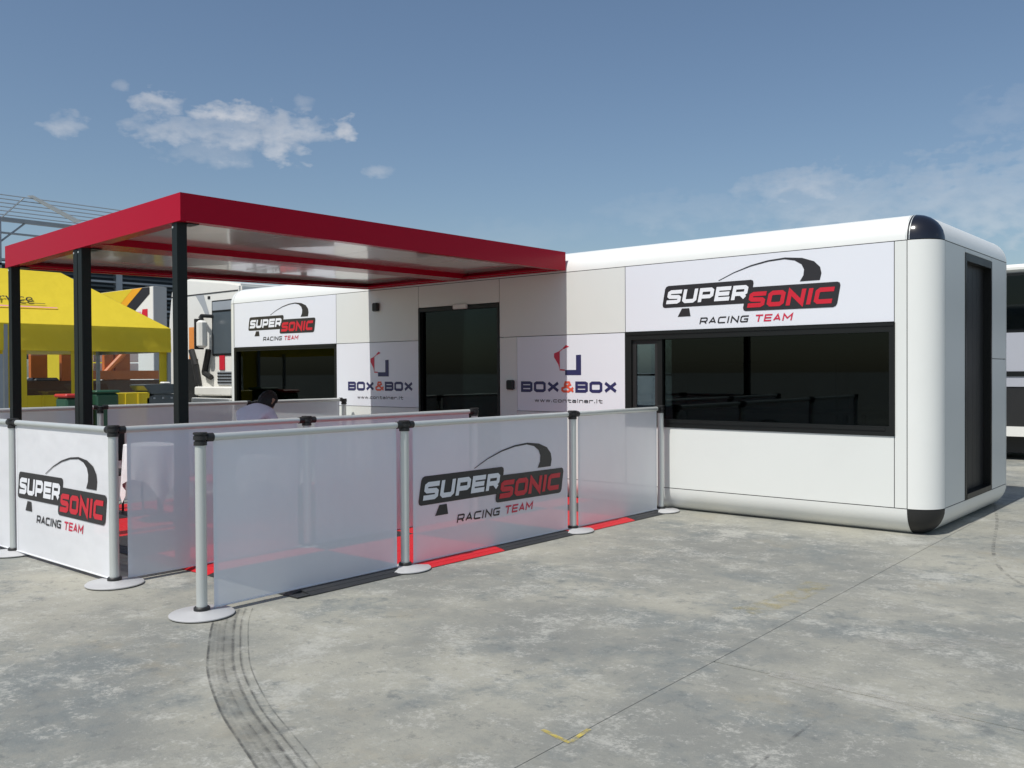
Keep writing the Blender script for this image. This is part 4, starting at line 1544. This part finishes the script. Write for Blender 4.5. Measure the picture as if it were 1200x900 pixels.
font_mesh('service', 'lettering', M['ink_black'], roof_t, on_roof(6.02, 2.82), (0, 1, 0), sl, nn, .86, .23, shear=.35)
MB().poly([on_roof(6.5, 2.795), on_roof(7.05, 2.795), on_roof(7.05, 2.805), on_roof(6.5, 2.805)]).build('lettering_underline', M['ink_black'], roof_t, fix=False)
MB().poly([on_roof(6.2, 2.715), on_roof(7.22, 2.72), on_roof(7.22, 2.737), on_roof(6.2, 2.737)]).build('print_line', M['ink_pink'], roof_t, fix=False)
for (xa, ya, xb, yb) in ((tx1, ty0, tx1, ty1), (tx0, ty0, tx0, ty1), (tx0, ty0, tx1, ty0), (tx0, ty1, tx1, ty1)):
    mb = MB()
    n = 26
    for i in range(n + 1):
        s = i / n
        w = .022 * math.sin(s * 31 + xa)
        nx_, ny_ = (1, 0) if xa == xb else (0, 1)
        for z, k in ((EZ + .005, 0), ((EZ + VZ) / 2 + .02, .6), ((EZ + VZ) / 2, .2), (VZ, 1)):
            mb.v.append((xa + (xb - xa) * s + nx_ * w * k, ya + (yb - ya) * s + ny_ * w * k, z))
    for i in range(n):
        for j in range(3):
            q = i * 4 + j
            mb.face([q, q + 4, q + 5, q + 1], 0, True)
    mb.build('valance', M['tent_yellow'], tent, fix=False)
for (x, y) in ((tx1 - .03, ty0 + .03), (tx1 - .03, 6.17), (tx1 - .03, ty1 - .03), (tx0 + .03, ty0 + .03), (tx0 + .03, ty1 - .03), (tx0 + .03, 6.17)):
    MB().box(x - .03, x + .03, y - .03, y + .03, 0, EZ - .02).build('leg', M['steel_grey'], tent)
# near side wall with clear windows: cloth round the openings, thin clear sheets in them
fwl = MB()
XW = tx1 - .05
for (a, b, c, d) in ((6.20, 6.52, .02, EZ - .1), (6.52, 9.13, 1.935, EZ - .1), (6.52, 9.13, .02, 1.155), (7.27, 7.66, 1.155, 1.935), (8.935, 9.13, 1.155, 1.935)):
    fwl.box(XW - .008, XW, a + .001, b - .001, c, d)
fwo = fwl.build('side_wall', M['tent_yellow'], tent)
for (a, b) in ((6.515, 7.275), (7.655, 8.94)):
    bx('clear_window', M['glass_back'], fwo, XW - .0115, XW - .009, a, b, 1.15, 1.94)
for k in range(5):
    y = 6.7 + k * .52
    MB().prism([(y, .02), (y + .05, .02), (y + .10, 1.15), (y + .07, 1.15)], 'x', XW + .0005, XW + .018).build('fold', M['tent_yellow'], fwo)

# ---- things behind and beside the tent
rack = thing('orange_machine', (-21.0, 9.6, 0), 'orange and brown machinery frame seen through the tent', 'machine')
for (ya, yb, z0, z1) in ((8.16, 8.50, 1.45, 2.25), (8.80, 9.02, .6, 2.3), (9.75, 9.95, .9, 2.3), (10.0, 10.35, 1.2, 2.05)):
    bx('upright', M['orange'], rack, -20.62, -20.5, ya, yb, z0, z1)
bx('deck', M['brown'], rack, -21.2, -20.45, 7.9, 11.2, .95, 1.38)
bx('deck', M['orange'], rack, -21.2, -20.4, 9.3, 11.0, 1.40, 1.60)
MB().tube((-20.48, 9.72, 1.5), (-20.48, 10.3, 2.1), .07, n=8).build('arm', M['orange'], rack)
for y in (8.3, 9.6, 10.8):
    MB().tube((-21.1, y, .45), (-20.5, y, .45), .45, n=22).build('wheel', M['rubber'], rack)
bx('cab_seat', M['black_matt'], rack, -20.9, -20.46, 8.2, 8.75, 1.10, 1.45, .05)
cn = thing('white_crate', (-21.5, 10.4, 1.6), 'stack of white boxed goods behind the tent wall window', 'crate')
for a in range(4):
    for b in range(2):
        bx('box', M['truck_white'], cn, -21.9, -21.4, 9.62 + a * .36, 9.94 + a * .36, 1.45 + b * .36, 1.78 + b * .36, .01)

gb = thing('bin', (-14.9, 7.0, 0), 'dark green bin under the tent edge beside the double canopy post', 'bin', 'bins by the tent')
bx('tub', M['green'], gb, -15.2, -14.8, 6.90, 7.28, .0, 1.20, .03)
bx('lid', M['green'], gb, -15.22, -14.78, 6.88, 7.30, 1.202, 1.25, .02)
rb = thing('bin', (-14.9, 6.6, 0), 'dark green bin with a red lid left of the double canopy post', 'bin', 'bins by the tent')
bx('tub', M['green'], rb, -15.2, -14.8, 6.42, 6.78, .0, 1.14, .03)
bx('lid', M['lid_red'], rb, -15.22, -14.78, 6.40, 6.80, 1.142, 1.20, .02)
yb_ = thing('yellow_box', (-15.1, 7.5, 0), 'yellow panelled box at the foot of the tent', 'box')
bx('carcass', M['tent_yellow'], yb_, -15.45, -15.0, 7.33, 7.92, 0, 1.20, .01)
bx('rib', M['tent_yellow'], yb_, -15.0, -14.975, 7.48, 7.51, .02, 1.18)
bx('rib', M['tent_yellow'], yb_, -15.0, -14.975, 7.70, 7.73, .02, 1.18)

con = thing('tool_cabinet', (-14.9, 8.1, 0), 'dark blue grey cabinet with a sloping lid at the right end of the tent', 'cabinet')
MB().prism([(7.86, .0), (7.86, 1.10), (8.02, 1.16), (8.44, 1.16), (8.44, .0)], 'x', -15.5, -15.0).build('carcass', M['blue_grey'], con, bevel=.012)
MB().prism([(7.80, 1.32), (7.86, 1.335), (8.42, 1.335), (8.46, 1.17), (7.94, 1.165)], 'x', -15.52, -14.98).build('lid', M['blue_grey'], con, bevel=.012)
for y in (7.98, 8.14, 8.30):
    bx('knob', M['steel_grey'], con, -14.998, -14.975, y, y + .03, 1.08, 1.11)
bx('bowl', M['truck_white'], con, -15.2, -15.05, 8.2, 8.34, 1.336, 1.375, .02)

# display wall with slanted colour bands behind the tent, face towards -Y
TY = 11.6
KT = TY / 12.5
trl = thing('display_wall', (-24.8, 11.8, 0), 'tall display wall with slanted yellow, orange, black and white bands, behind the tent', 'display wall')


def tq(x, z):
    return (x * KT, 1.5 + (z - 1.5) * KT)


tx, tz = tq(-23.43, 3.90)
MB().box(-29.0, tx, TY, TY + .33, .05, tz).build('body', M['truck_white'], trl, bevel=.02)
pr = MB()


def band(pts, mi, lift=.006):
    pr.poly([(tq(x, z)[0], TY - lift, tq(x, z)[1]) for x, z in pts], mi)


band([(-31.0, 1.2), (-26.6, 1.2), (-26.0, 3.12), (-24.55, 3.89), (-31.0, 3.89)], 0)
band([(-26.02, 3.12), (-25.55, 3.10), (-24.0, 3.89), (-24.56, 3.89)], 1)
band([(-25.56, 3.09), (-25.02, 2.98), (-23.62, 3.70), (-23.62, 3.89), (-24.02, 3.89)], 2)
band([(-24.15, 2.92), (-23.74, 2.90), (-23.74, 3.30), (-24.02, 3.30)], 3)
band([(-24.95, 3.05), (-24.2, 2.95), (-24.1, 3.24), (-24.7, 3.26)], 4)
pr.build('band_print', [M['tent_yellow'], M['tent_orange'], M['ink_black'], M['ink_red'], M['ink_pink']], trl, fix=False)
bx('shaded_end', M['truck_grey'], trl, tx + .001, tx + .03, TY - .01, TY + .34, .05, tz - .01)  # shade of the wall's end face, put on as a grey sheet
for x in (-28.0, -25.0, -22.2):
    MB().prism([(TY + .34, .02), (TY + 1.0, .02), (TY + .34, 2.2)], 'x', x - .04, x + .04).build('stay', M['steel_grey'], trl)

# white truck, long side towards -Y, nose towards -X
KY = 14.0
trk = thing('white_truck', (-21.5, 15.2, 0), 'white truck with large mirrors behind the left end of the mobile office', 'truck')
cp = [(-25.35, .75), (-25.45, 1.6), (-25.36, 3.10), (-25.20, 3.95), (-24.9, 4.22), (-24.2, 4.26), (-22.3, 4.06), (-21.6, 3.95), (-21.6, .95)]
MB().prism(cp, 'y', KY, KY + 2.45).build('cab', M['truck_white'], trk, bevel=.06)
dp = MB()
for q, mi in (([(-23.85, 3.76), (-23.42, 3.76), (-23.08, 3.10), (-23.28, 3.10), (-23.5, 3.40)], 0), ([(-24.22, 1.30), (-23.95, 1.30), (-23.95, 2.86), (-24.22, 2.86)], 1)):
    dp.poly([(x, KY - .006, z) for x, z in q], mi)
dp.build('decal', [M['truck_grey'], M['lamp_orange']], trk, fix=False)
sw = MB().box(-22.98, -21.9, KY - .03, KY + .02, 2.02, 3.56, 0, .02).build('window_frame', M['frame_dark'], trk)
bx('pane', M['blue_grey'], sw, -22.92, -21.95, KY - .036, KY - .031, 2.08, 3.22)
bx('vent_pane', M['steel_grey'], sw, -22.92, -21.95, KY - .036, KY - .031, 3.28, 3.52)
bx('seam', M['gasket'], trk, -25.2, -21.7, KY - .012, KY - .001, 3.765, 3.795)
bx('badge', M['black_matt'], trk, -23.2, -23.08, KY - .014, KY - .001, 3.62, 3.70)
mr = MB().box(-23.12, -22.86, KY - .45, KY - .20, 2.24, 3.00, 0, .06).build('mirror', M['truck_white'], trk)
bx('mirror_glass', M['black_matt'], mr, -23.16, -23.122, KY - .47, KY - .18, 2.20, 3.05, .015)
MB().path([(-23.6, KY - .01, 3.12), (-23.0, KY - .32, 3.13), (-23.0, KY - .32, 3.0)], .05).path([(-22.9, KY - .01, 3.12), (-23.0, KY - .32, 3.13)], .05).build('mirror_arm', M['black_matt'], trk)
MB().path([(-24.0, KY - .06, 2.2), (-23.75, KY - .08, 1.75), (-23.6, KY - .08, 1.2)], .09).path([(-23.1, KY - .06, 2.2), (-23.3, KY - .08, 1.55), (-22.95, KY - .08, 1.42)], .08).build('hose', M['black_matt'], trk)
bx('side_lamp', M['ink_red'], trk, -22.62, -22.36, KY - .03, KY - .001, 1.62, 2.02, .01)
bx('grille', M['steel_grey'], trk, -22.7, -21.8, KY - .03, KY - .001, 1.22, 1.58)
for k in range(4):
    bx('grille_slat', M['black_matt'], trk, -22.69, -21.81, KY - .045, KY - .031, 1.26 + k * .085, 1.295 + k * .085)
MB().tube((-24.35, KY - .03, .53), (-24.35, KY + 2.4, .53), .53, n=26).build('wheel', M['rubber'], trk)
bx('wheel_arch', M['black_matt'], trk, -25.05, -23.75, KY - .02, KY - .001, .75, 1.95, .02)
bx('step', M['truck_white'], trk, -23.55, -21.7, KY - .25, KY - .03, .92, 1.16, .03)
bx('step', M['truck_white'], trk, -23.65, -21.7, KY - .30, KY - .03, .45, .85, .03)
bx('bumper', M['truck_white'], trk, -25.62, -25.40, KY - .02, KY + 2.45, .35, .95, .04)
bx('windscreen', M['frame_dark'], trk, -25.50, -25.43, KY + .15, KY + 2.3, 1.9, 2.9)
bx('trailer_box', M['truck_white'], trk, -21.0, -13.0, KY - .02, KY + 2.5, 1.0, 3.72, .03)
for x in (-20.0, -15.6, -14.4):
    MB().tube((x, KY + .03, .5), (x, KY + 2.4, .5), .5, n=22).build('wheel', M['rubber'], trk)

# grandstand far behind
gs = thing('grandstand', (-41, 22, 0), 'grey steel grandstand with rows of planks and a railed top, far behind the tent', 'grandstand')
GX = -40.0
for k in range(7):
    z = 8.88 - k * .145
    MB().tube((GX - .1 * k, -6, z), (GX - .1 * k, 46, z), .022, n=6).build('guard_rail', M['steel_grey'], gs)
bx('girder', M['steel_grey'], gs, GX - .5, GX - .25, -6, 46, 7.86, 8.02)
bx('girder', M['steel_grey'], gs, GX - .5, GX - .3, -6, 46, 7.36, 7.42)
for k in range(11):
    y = -5.5 + k * 5.07
    bx('column', M['steel_grey'], gs, GX - .5, GX - .22, y - .14, y + .14, 0, 7.86)
    MB().tube((GX - .36, y + .14, 7.0), (GX - .36, y + 1.1, 7.86), .04, n=6).build('brace', M['steel_grey'], gs)
    MB().prism([(y + 1.1, 8.98), (y + 1.3, 9.02), (y + 3.35, 8.16), (y + 3.05, 8.10)], 'x', GX - .1, GX + .02).build('rafter', M['truck_white'], gs)
    MB().tube((GX - .1, y + 1.0, 8.9), (GX - .1, y + .1, 7.95), .03, n=6).build('strut', M['steel_grey'], gs)
for k in range(12):
    z = 6.32 - k * .20
    bx('seat_plank', M['steel_dark'] if k % 3 else M['steel_grey'], gs, GX - .2 - k * .02 - .35, GX - .2 - k * .02, -6, 46, z - .085, z)
bx('backing', M['steel_dark'], gs, GX - 1.3, GX - 1.2, -6, 46, 2.2, 6.2)
bx('deck', M['steel_grey'], gs, GX - 5, GX - 1.31, -6, 46, 6.05, 6.15)

# coach on the right behind the office
ch = thing('coach', (-2.5, 18.1, 0), 'grey and white coach with dark windows parked behind the right end of the office', 'coach')
cx0, cx1, cy0, cy1 = -7.5, 4.5, 16.8, 19.3
bx('roof', M['truck_white'], ch, cx0, cx1, cy0, cy1, 3.10, 3.24, .05)
bx('lower_body', M['coach_grey'], ch, cx0 + .01, cx1 - .01, cy0 + .004, cy1 - .004, 1.225, 2.115)
bx('rub_rail', M['frame_dark'], ch, cx0 + .02, cx1 - .02, cy0 - .012, cy0 + .003, 1.395, 1.478)
bx('skirt', M['black_matt'], ch, cx0 + .02, cx1 - .02, cy0 + .02, cy1 - .02, .57, 1.224)
bx('sill_strip', M['truck_white'], ch, cx0 + .02, cx1 - .02, cy0 - .005, cy1 - .02, .405, .568)
bx('window_band', M['frame_dark'], ch, cx0 + .02, cx1 - .02, cy0 + .02, cy1 - .02, 2.116, 3.099)
for k in range(7):
    bx('pane', M['glass_truck'], ch, cx0 + .12 + k * 1.69, cx0 + 1.72 + k * 1.69, cy0 + .002, cy0 + .012, 2.18, 3.05)
bx('underbody', M['black_matt'], ch, cx0 + .3, cx1 - .3, cy0 + .25, cy1 - .25, .12, .404)
for x in (-5.6, -4.4, 2.6):
    for y in (cy0 + .16, cy1 - .16):
        w = MB().tube((x, y - .14, .48), (x, y + .14, .48), .48, n=26).build('wheel', M['rubber'], ch)
        MB().tube((x, y - .145, .48), (x, y + .145, .48), .26, n=18).build('rim', M['steel_grey'], w)
